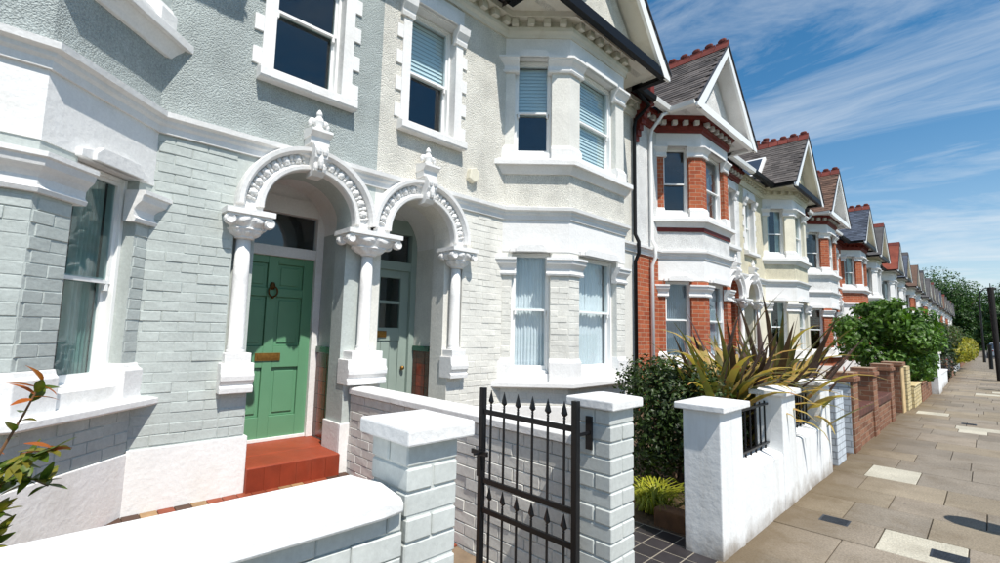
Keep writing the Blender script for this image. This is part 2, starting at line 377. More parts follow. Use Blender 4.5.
def house(yp, s, st, lod=0, du=0.0, dz=0.0):
    """one terraced house; yp: the line between its pair's doors, s: +1 bay beyond it, -1 before it"""
    L = lambda u, v, z: (XF+v, yp+s*u, z+(dz if z > .6 else 0))
    LP = lambda u, v, z: L(u+s*du, v, z)         # porch and the window over it
    H = thing('terraced_house', st['label'], 'house', (XF, yp+s*2.65, GZ-.04), 'terraced houses along the pavement')
    wl, wu, tr, pr = st['wall'], st['upper'], st.get('trim', WHITE), st['pier']
    cu, rr = .63, .43; zc = 2.53
    sill0, sill1 = st.get('sill', (.85, .93)); dpz = GZ-.25
    # ---- lower main wall
    g = G()
    g.box(LP, -s*du, .20, -.34, 0, dpz, .96); g.box(LP, -s*du, .20, -.34, -.10, .96, 2.47); g.box(LP, -s*du, .20, -.34, 0, 2.47, 3.0); g.box(LP, -s*du, .12, -.95, -.34, dpz, 3.1)
    ue = 1.885-s*du
    g.box(LP, 1.06, ue, -.34, 0, dpz, .96); g.box(LP, 1.06, 1.255, -.34, -.10, .96, 2.47); g.box(LP, 1.255, ue, -.34, 0, .96, 2.47); g.box(LP, 1.06, ue, -.34, 0, 2.47, 3.0); g.box(LP, 1.14, 1.4, -.95, -.34, dpz, 3.1)
    nn = 20
    for k in range(nn):
        a0, a1 = math.pi*(1-k/nn), math.pi*(1-(k+1)/nn)
        q = [(cu+rr*math.cos(a0), zc+rr*math.sin(a0)), (cu+rr*math.cos(a1), zc+rr*math.sin(a1))]
        pts = [(q[0][0], q[0][1]), (q[1][0], q[1][1]), (q[1][0], 3.0), (q[0][0], 3.0)]
        g.prism([LP(a, -.3, z) for a, z in pts], [LP(a, 0, z) for a, z in pts])
    wall = part('wall', g, wl, H); g = G(); g.box(L, 4.485, HWID, -.3, 0, dpz, 3.0); part('wall', g, st.get('strip', wl), H)
    # ---- upper main wall with its window opening
    w0, w1, wz0, wz1, wzm = .39, 1.05, 3.84, 5.24, 4.50
    g = G(); ub = -s*du
    g.box(LP, ub, w0, -.3, 0, 3.0, 5.85); g.box(LP, w1, ue, -.3, 0, 3.0, 5.85); g.box(LP, w0, w1, -.3, 0, 3.0, wz0); g.box(LP, w0, w1, -.3, 0, wz1, 5.85); part('upper_wall', g, wu, H); g = G(); g.box(L, 4.485, HWID, -.3, 0, 3.0, 5.85); part('upper_wall', g, wu, H)
    g = G(); g.molding(L, BAY, rect(-.16, 0, 3.0, 3.72)); part('bay_apron', g, wu, H)
    g = G(); g.molding(L, BAY, rect(-.16, 0, dpz, sill0+.02)); bw = part('bay_wall', g, st.get('under', wl), H)
    # ---- plinth
    g = G(); g.molding(LP, [(1.035, 0), (ue+.0, 0)], rect(0, .025, dpz, .59)); g.box(LP, 1.035, 1.06, -.35, 0, dpz, .59); part('plinth', g, tr, H, .006)
    g = G(); g.molding(L, BAY, rect(0, .02, dpz, .57)); part('plinth', g, tr, H, .006)
    g = G(); g.molding(LP, [(ub, 0), (.225, 0)], rect(0, .025, dpz, .59)); g.box(LP, .2, .225, -.35, 0, dpz, .59); part('plinth', g, tr, H, .006)
    # ---- bricks, one by one, on the two nearest fronts
    if lod == 0:
        wx = lambda a, b: L(a, b, 0)[:2]
        n = (1, 0, 0); uo = yp+du
        lay(wall, (XF, uo, 0), (0, s, 0), 1.26, ue, .6, 2.97, wl, n=n, skip=lambda t, z: z > 2.46 and (t-cu)**2+(z-zc)**2 < .36)
        lay(wall, (XF, uo, 0), (0, s, 0), 1.065, 1.26, .6, .95, wl, n=n, frog=1)
        d = Vector((1, s, 0)).normalized(); nv = Vector((1, -s, 0)).normalized()
        vis = [(0, d, nv, (L(*BAY[0], 0))), (1, Vector((0, s, 0)), Vector((1, 0, 0)), L(*BAY[1], 0)), (2, Vector((-1, s, 0)).normalized(), Vector((1, s, 0)).normalized(), L(*BAY[2], 0))]
        for fi, dd, nn_, oo in vis[:2]: lay(bw, (oo[0], oo[1], 0), dd, 0, S_[fi+1]-S_[fi], .575, sill0, st['under'], n=nn_)
    # ---- bay: piers, pedestals, capitals, frieze (both storeys)
    for lvl, (za, zb, zp, zk0, zk1) in enumerate(((sill1-.01, 2.555, st.get('ped', 1.19), 2.24, 2.47), (3.79, 5.25, 4.0, 5.03, 5.24))):
        for i, (a, b) in enumerate(PIERS):
            pth = sub(a, b); g = G(); g.molding(L, pth, rect(-.16, 0, za, zb)); pier = part('bay_pier', g, pr, H)
            if lod == 0 and lvl == 0:
                for fi, dd, nn_, oo in vis:
                    lo, hi = max(a, S_[fi]), min(b, S_[fi+1])
                    if hi-lo > .06: lay(pier, (oo[0], oo[1], 0), dd, lo-S_[fi], hi-S_[fi], zp, zk0, pr, n=nn_)
            aa, bb = (a-.14 if i == 0 else a-.006), (b+.14 if i == 3 else b+.006)
            pth = sub(aa, bb); g = G(); g.molding(L, pth, [(-.1, za), (.04, za), (.04, zp-.05), (.022, zp-.03), (.012, zp), (-.1, zp)]); part('pier_pedestal', g, tr, H, .005 if lod == 0 else 0)
            pth = sub(aa-(.05 if 0 < i else 0), bb+(.05 if i < 3 else 0)); g = G()
            g.molding(L, pth, [(-.05, zk0), (.035, zk0), (.045, zk0+.025), (.025, zk0+.045), (.025, zk0+.09), (.045, zk0+.12), (.075, zk0+.15), (.085, zk1-.04), (.1, zk1-.03), (.1, zk1), (-.05, zk1)])
            part('pier_capital', g, tr, H)
        g = G(); zt = 3.0 if lvl == 0 else 5.58
        g.molding(L, sub(-.02, 3.1336), rect(-.16, .008, zb, zt)); part('bay_frieze', g, tr, H)
        # hoods over each window and the windows
        for i, (a, b) in enumerate(OPEN):
            p0, p1 = sub(a, b); d = Vector((p1[0]-p0[0], p1[1]-p0[1])).normalized(); nv = Vector((-d.y, d.x))
            F = lambda t, n, z, p0=p0, d=d, nv=nv: L(p0[0]+d.x*t+nv.x*n, p0[1]+d.y*t+nv.y*n, z)
            wd = b-a
            g = G(); zz = zb-.01
            for n0, n1, e0, e1, h in ((0, .05, -.03, .07, .075), (.03, .075, .05, .10, .10)):
                pts = [(e0, zz), (wd-e0, zz), (wd-e0, zz+.05), (wd-e1, zz+h), (e1, zz+h), (e0, zz+.05)]
                g.prism([F(t, n0, z) for t, z in pts], [F(t, n1, z) for t, z in pts])
            part('window_hood', g, tr, H, .004 if lod == 0 else 0)
            zlo = sill1-.005 if lvl == 0 else 3.795
            cov = st.get('cover', [None, None])[lvl]
            if lvl == 1 and i == 1 and st.get('blind_full'): cov = blind(True)
            g = G(); g.box(F, 0, wd, -.15, .0, zlo, zlo+.1); part('window_board', g, tr, H)
            window(H, F, 0, wd, zlo+.09, zb-.005, (1.80 if lvl == 0 else 4.52), st.get('sash', GLOSSW), st.get('glass', GLASS), cov, lod=lod)
    # sills, string course, cornice
    ext = sub(-.14, 3.2536)
    g = G(); g.molding(L, ext, [(-.1, sill0), (.10, sill0), (.12, sill0+.012), (.12, sill1-.018), (.07, sill1), (-.1, sill1)]); part('bay_sill', g, tr, H, .004 if lod == 0 else 0)
    g = G(); g.molding(L, ext, [(-.1, 3.70), (.13, 3.70), (.13, 3.765), (.07, 3.80), (-.1, 3.80)]); g.molding(L, ext, [(-.1, 3.60), (.03, 3.60), (.05, 3.64), (.09, 3.70), (-.1, 3.70)]); part('upper_bay_sill', g, st.get('sillmat', tr), H, .004 if lod == 0 else 0)
    if st.get('band'): g = G(); g.molding(L, ext, rect(0, .028, 3.52, 3.60)); part('brick_band', g, REDD, H)
    run = [(s*du if False else 0, 0)]+BAY+[(HWID, 0)]
    sc = [(-.02, 2.98), (.03, 2.98), (.035, 3.03), (.055, 3.05), (.06, 3.075), (.095, 3.09), (.1, 3.13), (.06, 3.145), (-.02, 3.15)]
    g = G(); g.molding(L, run, sc); part('string_course', g, st.get('stringmat', tr), H)
    cm = st.get('cornice', OFFW)
    g = G(); g.molding(L, run, [(-.02, 5.53), (.03, 5.53), (.04, 5.57), (.07, 5.60), (.07, 5.66), (.03, 5.662), (.03, 5.76), (.16, 5.762), (.17, 5.83), (-.02, 5.83)]); co_ = part('cornice', g, cm, H)
    if lod < 2:
        bl_ = G(); bl_.box(lambda a, b, c: (a, b, c), -.045, .045, -.05, .05, -.045, .045); bm_ = to_mesh('bracket_block', bl_, (0, 0, 0), st.get('block', cm))
        for k in range(len(run)-1):
            a, b = Vector(run[k]), Vector(run[k+1]); d = (b-a).normalized(); nv = Vector((-d.y, d.x)); ln = (b-a).length; m_ = max(2, int(ln/.2))
            for q in range(m_):
                p = a+d*((q+.5)*ln/m_)+nv*.085; x, y, z = L(p.x, p.y, 5.71)
                inst('bracket_block', bm_, co_, (x, y, z), (0, 0, math.atan2(s*d.x, d.y) if True else 0))
    # ---- window over the porch
    g = G()
    g.molding(LP, [(w0-.13, 0), (w1+.13, 0)], [(-.02, 3.69), (.105, 3.68), (.12, 3.70), (.12, 3.775), (.04, 3.81), (-.02, 3.81)]); part('window_sill', g, st.get('sillmat', tr), H, .006 if lod == 0 else 0)
    g = G(); g.box(LP, w0-.10, w0+.006, -.099, .02, 3.81, 5.08); g.box(LP, w1-.006, w1+.10, -.099, .02, 3.81, 5.08); g.box(LP, w0-.1, w1+.1, -.099, .021, 5.234, 5.5); part('window_architrave', g, tr, H)
    for q in (0, 1):
        g = G(); x0 = (w0-.14) if q == 0 else w1-.03
        g.molding(LP, [(x0, .02), (x0+.17, .02)], [(-.05, 5.03), (.02, 5.03), (.03, 5.07), (.03, 5.10), (.075, 5.16), (.09, 5.24), (-.05, 5.24)]); part('window_bracket', g, tr, H)
        if lod < 2:
            for k in range(4):
                zq = 3.83+k*.31; g = G(); a_, b_ = ((w0-.175, w0-.1) if q == 0 else (w1+.1, w1+.175)); g.box(LP, a_, b_, -.02, .018, zq, zq+.155); part('quoin', g, tr, H, .004)
    g = G()
    for n0, n1, e0, h in ((.015, .06, -.02, .1), (.05, .09, .04, .14)):
        pts = [(w0+e0, 5.24), (w1-e0, 5.24), (w1-e0, 5.29), (w1-e0-.05, 5.24+h), (w0+e0+.05, 5.24+h), (w0+e0, 5.29)]; g.prism([LP(t, n0, z) for t, z in pts], [LP(t, n1, z) for t, z in pts])
    part('window_hood', g, tr, H)
    window(H, LP, w0, w1, wz0-.03, wz1, wzm, st.get('sash', GLOSSW), st.get('glassu', GLASS), st.get('cover', [None, None])[1] if st.get('ownblind', True) else None, nb=-.10, lod=lod)
    # ---- porch
    g = G(); seg = 24
    for k in range(seg):
        a0, a1 = math.pi*(1-k/seg), math.pi*(1-(k+1)/seg)
        for r0, r1 in ((.508, .54),):
            P = [(cu+r0*math.cos(a0), zc+r0*math.sin(a0)), (cu+r0*math.cos(a1), zc+r0*math.sin(a1)), (cu+r1*math.cos(a1), zc+r1*math.sin(a1)), (cu+r1*math.cos(a0), zc+r1*math.sin(a0))]
            g.prism([LP(a, -.95, z) for a, z in P], [LP(a, -.304, z) for a, z in P])
    part('porch_vault', g, tr, H)
    am = st.get('archmat', tr)
    prof = [(.425, 0), (.425, .085), (.435, .10), (.465, .105), (.475, .075), (.49, .05), (.575, .05), (.58, .09), (.60, .125), (.635, .13), (.645, .09), (.645, 0)]
    rs = []
    for k in range(41):
        a = math.pi*(1-k/40); rs.append([LP(cu+r*math.cos(a), v, zc+r*math.sin(a)) for r, v in prof])
    g = G(); g.rings(rs); g.box(LP, cu-.645, cu-.425, 0, .05, 2.47, zc); g.box(LP, cu+.425, cu+.645, 0, .05, 2.47, zc); arch = part('porch_arch', g, am, H, smooth=False)
    if lod < 2:
        for k in range(14):
            if lod and k % 2: continue
            a = math.pi*(.04+.92*(k+.5)/14)
            if abs(a-math.pi/2) < .11: continue
            x, y, z = LP(cu+.533*math.cos(a), .05, zc+.533*math.sin(a))
            inst('carved_rosette', rosette_mesh(), arch, (x, y, z), (0, math.pi/2-a if s < 0 else a-math.pi/2, -math.pi/2), (1.12, 1.15, 1.28) if not lod else (1.5, 1.2, 1.1))
    # keystone with cap and finial
    g = G()
    pr_ = [(.0, 2.90), (.13, 2.90), (.17, 2.94), (.165, 3.0), (.20, 3.06), (.21, 3.14), (.17, 3.2), (0, 3.2)]
    g.prism([LP(cu-.055-.03*(z-2.9), v, z) for v, z in pr_], [LP(cu+.055+.03*(z-2.9), v, z) for v, z in pr_])
    for q in (-1, 1):
        g.ball(LP, (cu+.03*q, .205, 3.13), (.03, .02, .05), 8, 5); g.ball(LP, (cu+.035*q, .165, 2.98), (.024, .025, .05), 8, 5)
    g.ball(LP, (cu, .19, 3.02), (.028, .03, .07), 8, 6)
    g.box(LP, cu-.09, cu+.09, 0, .15, 3.2, 3.27); g.molding(LP, [(cu-.10, 0), (cu+.10, 0)], [(0, 3.27), (.15, 3.27), (.20, 3.31), (.20, 3.335), (0, 3.37)])
    g.lathe(LP, cu, .09, [(.05, 3.35), (.055, 3.37), (.035, 3.385), (.04, 3.41), (.048, 3.44), (.036, 3.475), (.022, 3.49), (.03, 3.51), (.024, 3.535), (.005, 3.56)], 12)
    for q in (-1, 1): g.ball(LP, (cu+.06*q, .09, 3.435), (.036, .026, .03), 8, 6); g.ball(LP, (cu+.085*q, .09, 3.41), (.02, .02, .03), 8, 5)
    part('keystone', g, am, H, smooth=False)
    cols = [(1.17, .19, .14)]+([(0, .30, .14)] if s > 0 else [])
    if st.get('lead'): cols.append((0, .30, .14))
    for uc_, ru, rv in cols:
        vc = -.02
        g = G(); g.lathe(LP, uc_, vc, [(.075, 1.28), (.075, 1.30), (.066, 1.315), (.071, 1.325), (.061, 1.34), (.061, 1.9), (.056, 2.25)], 20); cl = part('column', g, tr, H, smooth=True)
        for e in cl.data.polygons: e.use_smooth = len(e.vertices) == 4
        capital('column_capital', H, LP, uc_, 0.0, ru, rv+.03, 2.245, 2.475, am)
        pw = .125 if uc_ else .21
        g = G(); g.box(LP, uc_-pw*.8, uc_+pw*.8, -.12, .085, 1.2, 1.28)
        pf = [(-.12, .955), (.10, .955), (.105, 1.0), (.085, 1.02), (.115, 1.06), (.12, 1.10), (.10, 1.13), (.095, 1.20), (-.12, 1.20)]
        g.prism([LP(uc_-pw, v, z) for v, z in pf], [LP(uc_+pw, v, z) for v, z in pf]); part('column_pedestal', g, tr, H, .005)
    # step, door frame, fanlight, door
    g = G(); g.box(LP, .226, 1.034, -.34, .06, dpz, .33); g.box(LP, .122, 1.138, -.95, -.34, dpz, .33); stp = part('door_step', g, st['step'], H, .012)
    if lod == 0 and s < 0:
        for k in range(6): g = G(); g.box(LP, .228+k*.1343, .228+k*.1343+.1315, .06, .066+R.uniform(0, .002), GZ-.03, .322); part('riser_tile', g, M('quarry_tile', lin((144, 58, 34)), .5, .2, 6, rnd=.25, grain=.15, grime=.4), stp, .003)
    fm = st['frame']; dv = -.85; dc = cu; dw = .43
    g = G()
    g.box(LP, .122, dc-dw, dv-.05, dv+.05, .331, 2.9); g.box(LP, dc+dw, 1.138, dv-.05, dv+.05, .331, 2.9); g.box(LP, dc-dw, dc+dw, dv-.05, dv+.04, 2.25, 2.36); g.box(LP, dc-dw, dc+dw, dv-.05, dv+.05, 2.72, 2.9)
    g.box(LP, dc-dw, dc+dw, dv-.05, dv+.02, .331, .365)
    part('door_frame', g, fm, H, .004)
    g = G(); g.box(LP, .1, 1.16, dv-.06, dv+.03, 2.9, 3.1); part('door_head', g, tr, H)
    g = G(); g.box(LP, dc-dw, dc+dw, dv-.02, dv-.014, 2.36, 2.72); part('fanlight', g, GLASS, H)
    dm = st['door']; D = lambda a, b, z: LP(dc+a*s, dv+b, z)
    g = G()
    if st.get('glazed_door'):
        for x0, x1 in ((-dw, -.31), (.31, dw)): g.box(D, x0, x1, -.045, 0, .365, 2.25)
        g.box(D, -.31, .31, -.045, -.001, 2.15, 2.25); g.box(D, -.31, .31, -.045, -.001, 1.36, 1.52); g.box(D, -.31, .31, -.045, -.001, .365, .55); g.box(D, -.02, .02, -.04, -.006, 1.52, 2.15); g.box(D, -.31, .31, -.04, -.007, 1.82, 1.86)
        door = part('front_door', g, dm, H, .004)
        for x0, x1 in ((-.31, -.02), (.02, .31)):
            for y0, y1 in ((1.52, 1.82), (1.86, 2.15)): g = G(); g.box(D, x0, x1, -.025, -.02, y0, y1); part('pane', g, GLASSD, door)
        for k in range(5): g = G(); g.box(D, -.31+k*.124+.002, -.31+(k+1)*.124-.002, -.035, -.013, .55, 1.36); part('board', g, dm, door, .004)
        lb = (1.44, BRASS)
    else:
        for x0, x1 in ((-dw, -.32), (-.05, .05), (.32, dw)): g.box(D, x0, x1, -.045, 0, .365, 2.25)
        for z0, z1 in ((.365, .58), (1.08, 1.30), (1.82, 1.91), (2.17, 2.25)):
            for x0, x1 in ((-.32, -.05), (.05, .32)): g.box(D, x0, x1, -.045, -.001, z0, z1)
        door = part('front_door', g, dm, H, .004)
        for z0, z1 in ((.58, 1.08), (1.30, 1.82), (1.91, 2.17)):
            for x0, x1 in ((-.32, -.05), (.05, .32)):
                g = G(); g.box(D, x0, x1, -.04, -.026, z0, z1); g.box(D, x0+.035, x1-.035, -.03, -.014, z0+.035, z1-.035); part('panel', g, dm, door, .006)
        lb = (1.19, BRASS)
    if lod == 0:
        g = G(); g.box(D, -.125, .125, -.002, .012, lb[0]-.04, lb[0]+.04); g.box(D, -.10, .10, .012, .018, lb[0]-.022, lb[0]+.022); part('letter_box', g, BRASS, door, .004)
        if not st.get('glazed_door'):
            g = G(); g.ball(D, (0, .01, 1.93), (.03, .02, .045), 10, 6); g.tube([D(.045*math.sin(a), .035, 1.87+.055*math.cos(a)) for a in np.linspace(-2.9, 2.9, 14)], .009, 8); g.ball(D, (0, .03, 1.81), (.016, .016, .016), 8, 5); part('door_knocker', g, M('dark_brass', lin((96, 66, 30)), .4, .3, 30, metal=.7), door, smooth=True)
        g = G(); g.ball(D, (.34*-1 if st.get('glazed_door') is None else .36, .035, 1.2 if st.get('glazed_door') is None else 1.02), (.028, .028, .028), 10, 6); part('door_knob', g, BRASS, door, smooth=True)
        # tiled dado on the porch side walls
        for uu, q in ((.12, 1), (1.14, -1)):
            TB = M('brown_glazed_tile', lin((92, 44, 24)), .25, .35, 22, spec=.6, rnd=.35); TG = M('green_glazed_tile', lin((30, 84, 66)), .25, .3, 20, spec=.6); TR = M('red_glazed_tile', lin((142, 52, 28)), .25, .3, 22, spec=.6, rnd=.3)
            g = G(); g.box(LP, uu, uu+q*.008, -.79, -.44, .34, 1.30); dd = part('tile_dado', g, TB, H)
            for k in range(6):
                for j in range(1):
                    z0 = .36+k*.145; g = G(); g.box(LP, uu+q*.008, uu+q*.016, -.70, -.53, z0, z0+.138); part('tile', g, TR if k < 5 else TB, dd, .002)
            for x0, x1 in ((-.788, -.705), (-.525, -.442)):
                for k in range(6): z0 = .36+k*.145; g = G(); g.box(LP, uu+q*.008, uu+q*.014, x0, x1, z0, z0+.138); part('tile', g, TB, dd, .002)
            g = G(); g.box(LP, uu+q*.008, uu+q*.03, -.79, -.44, 1.235, 1.30); part('tile_border', g, TG, dd, .004)
    # ---- roof, gable, gutters
    rf = st['roof']; zr = 7.55; ze = 5.80; hw = 1.56; vf = .96
    RL = lambda u, v, z: L(UC+u, v, z)
    g = G()
    for q in (-1, 1):
        A = [(q*hw, ze-.02), (0, zr-.02), (0, zr+.03), (q*hw, ze+.03)]
        g.prism([RL(a, -2.3, z) for a, z in A], [RL(a, vf, z) for a, z in A])
    A = [(.40, 5.83), (-4.2, 5.83+4.6*.84), (-4.2, 5.88+4.6*.84), (.40, 5.88)]
    for u0, u1 in ((0, UC-hw*.9), (UC+hw*.9, HWID)): g.prism([L(u0, v, z) for v, z in A], [L(u1, v, z) for v, z in A])
    A = [(-.6, 5.83+.84), (-4.2, 5.83+4.6*.84), (-4.2, 5.88+4.6*.84), (-.6, 5.88+.84)]
    g.prism([L(UC-hw*.9, v, z) for v, z in A], [L(UC+hw*.9, v, z) for v, z in A])
    A = [(-4.2, 9.70), (-9, 5.8), (-9, 5.85), (-4.2, 9.75)]; g.prism([L(0, v, z) for v, z in A], [L(HWID, v, z) for v, z in A])
    roof = part('roof', g, rf, H)
    if lod < 2:       # slates in overlapping courses on the gable roof
        g = G(); ln = math.hypot(hw, zr-ze); rows = 20
        for q in (-1, 1):
            du_, dz_ = -q*hw/ln, (zr-ze)/ln; nu, nz_ = q*(zr-ze)/ln, hw/ln
            for k in range(rows):
                a0 = k*ln/rows; a1 = min(ln, a0+ln/rows*1.25); v = vf+.02-(.115 if k % 2 else 0)
                while v > -2.2:
                    v1 = v-.226; lift = R.uniform(-.004, .005)
                    def pt(a, v_, h): return RL(q*hw+du_*a+nu*h, min(v_, vf+.02), ze+.035+dz_*a+nz_*h)
                    P = [(a0, v, .016+lift), (a0, v1, .016+lift), (a1, v1, .004), (a1, v, .004)]
                    g.prism([pt(a, b, h-.008) for a, b, h in P], [pt(a, b, h) for a, b, h in P]); v -= .23
        sl_ = part('slates', g, rf, roof); sl_['kind'] = 'stuff'
        g = G(); rs = []
        for v in (-.13, .13):
            rs.append([(v, a, b) for a, b in ((-.13, -.12), (-.02, .045), (-.012, .10), (.012, .10), (.02, .045), (.13, -.12), (.11, -.13), (0, .02), (-.11, -.13))])
        g.rings(rs); g.ball(W, (0, 0, .125), (.095, .024, .06), 8, 5); rm = to_mesh('ridge_tile', g, (0, 0, 0), st.get('ridge', TERRA))
        v = vf-.12
        while v > -2.1:
            inst('ridge_tile', rm, roof, RL(0, v, zr+.05), (0, 0, R.uniform(-.02, .02))); v -= .275
    elif not st.get('noridge'):
        g = G(); g.prism([RL(a, -2.2, z) for a, z in ((-.13, zr-.1), (0, zr+.12), (.13, zr-.1))], [RL(a, vf, z) for a, z in ((-.13, zr-.1), (0, zr+.12), (.13, zr-.1))]); part('ridge_capping', g, st.get('ridge', TERRA), roof)
    g = G(); A = [(-1.3, 5.83), (1.3, 5.83), (0, 7.36)]; g.prism([RL(a, .5, z) for a, z in A], [RL(a, .6, z) for a, z in A]); part('gable_wall', g, st.get('gable', wu), H)
    g = G()
    g.box(RL, -1.5, 1.5, -.1, .93, 5.831, 5.85); part('soffit', g, st.get('soffit', OFFW), H)
    g = G()
    for q in (-1, 1):
        A = [(q*(hw+.03), 5.74), (0, 7.40), (0, 7.60), (q*(hw+.03), 5.80)]
        A = [(q*(hw+.03), 5.70), (q*(hw-.17), 5.70), (0, 7.35), (0, 7.535), (q*(hw+.03), 5.755)]
        g.prism([RL(a, vf-.05, z) for a, z in A], [RL(a, vf, z) for a, z in A])
    part('bargeboard', g, st.get('barge', GLOSSW), H)
    g = G()
    for q in (-1, 1):
        A = [(q*(hw+.05), 5.785), (0, 7.58), (0, 7.605), (q*(hw+.05), 5.81)]; g.prism([RL(a, vf+.001, z) for a, z in A], [RL(a, vf+.024, z) for a, z in A])
    part('verge', g, LEAD, H)
    gm = st.get('gutter', GUTTER)
    for q in (-1, 1):
        g = G(); A = [(q*(hw-.02), 5.765), (0, 7.515), (0, 7.525), (q*(hw-.02), 5.776)]; g.prism([RL(a, .5, z) for a, z in A], [RL(a, vf-.052, z) for a, z in A]); part('verge_soffit', g, st.get('soffit', OFFW), H)
    g = G(); g.box(RL, -1.44, 1.44, .86, .95, 5.70, 5.83); g.box(RL, -1.5, 1.5, .84, .93, 5.85, 5.87); part('gable_fascia', g, gm, H)
    gp = [(.30, 5.76), (.38, 5.74), (.43, 5.76), (.45, 5.84), (.30, 5.84)]
    for a0, a1 in ((0, UC-1.5), (UC+1.5, HWID)):
        g = G(); g.molding(L, [(a0, 0), (a1, 0)], gp); part('gutter', g, gm, H)
    for q in (-1, 1):       # gutters running back along the gable eaves
        g = G(); A = [(q*1.50, 5.74), (q*1.60, 5.74), (q*1.62, 5.82), (q*1.50, 5.82)]; g.prism([RL(a, .3, z) for a, z in A], [RL(a, .9, z) for a, z in A]); part('gutter', g, gm, H)
    pm = st.get('pipe', gm); up_ = st.get('pipe_u', 4.9)
    g = G(); g.tube([L(UC+1.52, .36, 5.76), L(up_+.05, .34, 5.66), L(up_, .09, 5.45), L(up_, .06, 5.3), L(up_, .06, 3.3), L(up_, .13, 3.15), L(up_, .13, 2.95), L(up_, .06, 2.8), L(up_, .06, GZ)], .034, 10); part('downpipe', g, pm, H, smooth=True)
    # ---- party wall end, corbelled out at the eaves (between the two bays)
    if s > 0:
        g = G(); PB = lambda a, b, c: L(HWID+a, b, c)
        for k in range(6): g.box(PB, -.07, .07, -.01, .04+k*.045, 5.10+k*.10, 5.196+k*.10)
        g.box(PB, -.07, .07, -.3, .36, 5.7, 6.15); part('party_wall_corbel', g, st.get('corbel', REDD), H)
        g = G(); A = [(.36, 6.15), (-3.6, 9.45), (-3.6, 9.6), (.4, 6.3)]; g.prism([PB(-.09, v, z) for v, z in A], [PB(.09, v, z) for v, z in A]); part('party_wall_coping', g, TERRA, H)
    # ---- inside
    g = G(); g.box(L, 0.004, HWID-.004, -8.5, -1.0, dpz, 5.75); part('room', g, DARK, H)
    return H, wall

def paint(name, c, rough=.6, bump=.45, bs=26, bd=.008, stain=.28, sc=None, rnd=.07):
    return M(name, lin(c), rough, .1, 3.5, grain=.1, gs=45, grime=.35, stain=stain, stain_col=lin(sc) if sc else tuple(x*.62 for x in lin(c)), ss=1.8, bump=bump, bs=bs, bd=bd, rnd=rnd)
def roughcast(name, c): return M(name, lin(c), .95, .16, 4, stain=.32, stain_col=tuple(x*.62 for x in lin(c)), ss=1.4, bump=.85, bs=70, bd=.014, bdet=9, peb=95, grain=.32, gs=75, spec=.2, grime=.35)
GREENW = paint('pale_green_brick_paint', (187, 194, 190)); CREAMW = paint('off_white_brick_paint', (226, 224, 216))
RC1 = roughcast('pale_green_roughcast', (181, 189, 187)); RC2 = roughcast('off_white_roughcast', (232, 229, 219)); RCW = roughcast('white_render', (236, 236, 234))
STEP1 = M('red_step_paint', lin((150, 66, 40)), .6, .18, 4, stain=.6, stain_col=lin((132, 66, 46)), ss=7, bump=.35, bs=40, bd=.006, grain=.15, grime=.4)
STEP2 = M('grey_step', lin((150, 146, 138)), .8, .15, 5)
DGREEN = M('green_door_paint', lin((98, 148, 114)), .36, .06, 2.5, bump=.06, bs=20, bd=.004, spec=.45)
DGREY = M('grey_green_door_paint', lin((146, 161, 153)), .4, .06, 3)
CREAM = roughcast('cream_render', (226, 219, 194)); CREAMP = paint('cream_brick_paint', (230, 224, 204))
S1 = slate('grey_slate', (100, 94, 90)); S2 = slate('brown_tile', (112, 88, 74)); S3 = slate('blue_slate', (84, 92, 106)); S4 = slate('red_tile', (136, 70, 52)); S5 = slate('dark_slate', (92, 90, 90))
DOORS = [M('door_%s' % n, lin(c), .35, .1, 3) for n, c in (('black', (30, 30, 34)), ('navy', (34, 46, 82)), ('red', (128, 34, 34)), ('white', (226, 226, 222)), ('grey', (110, 116, 120)))]
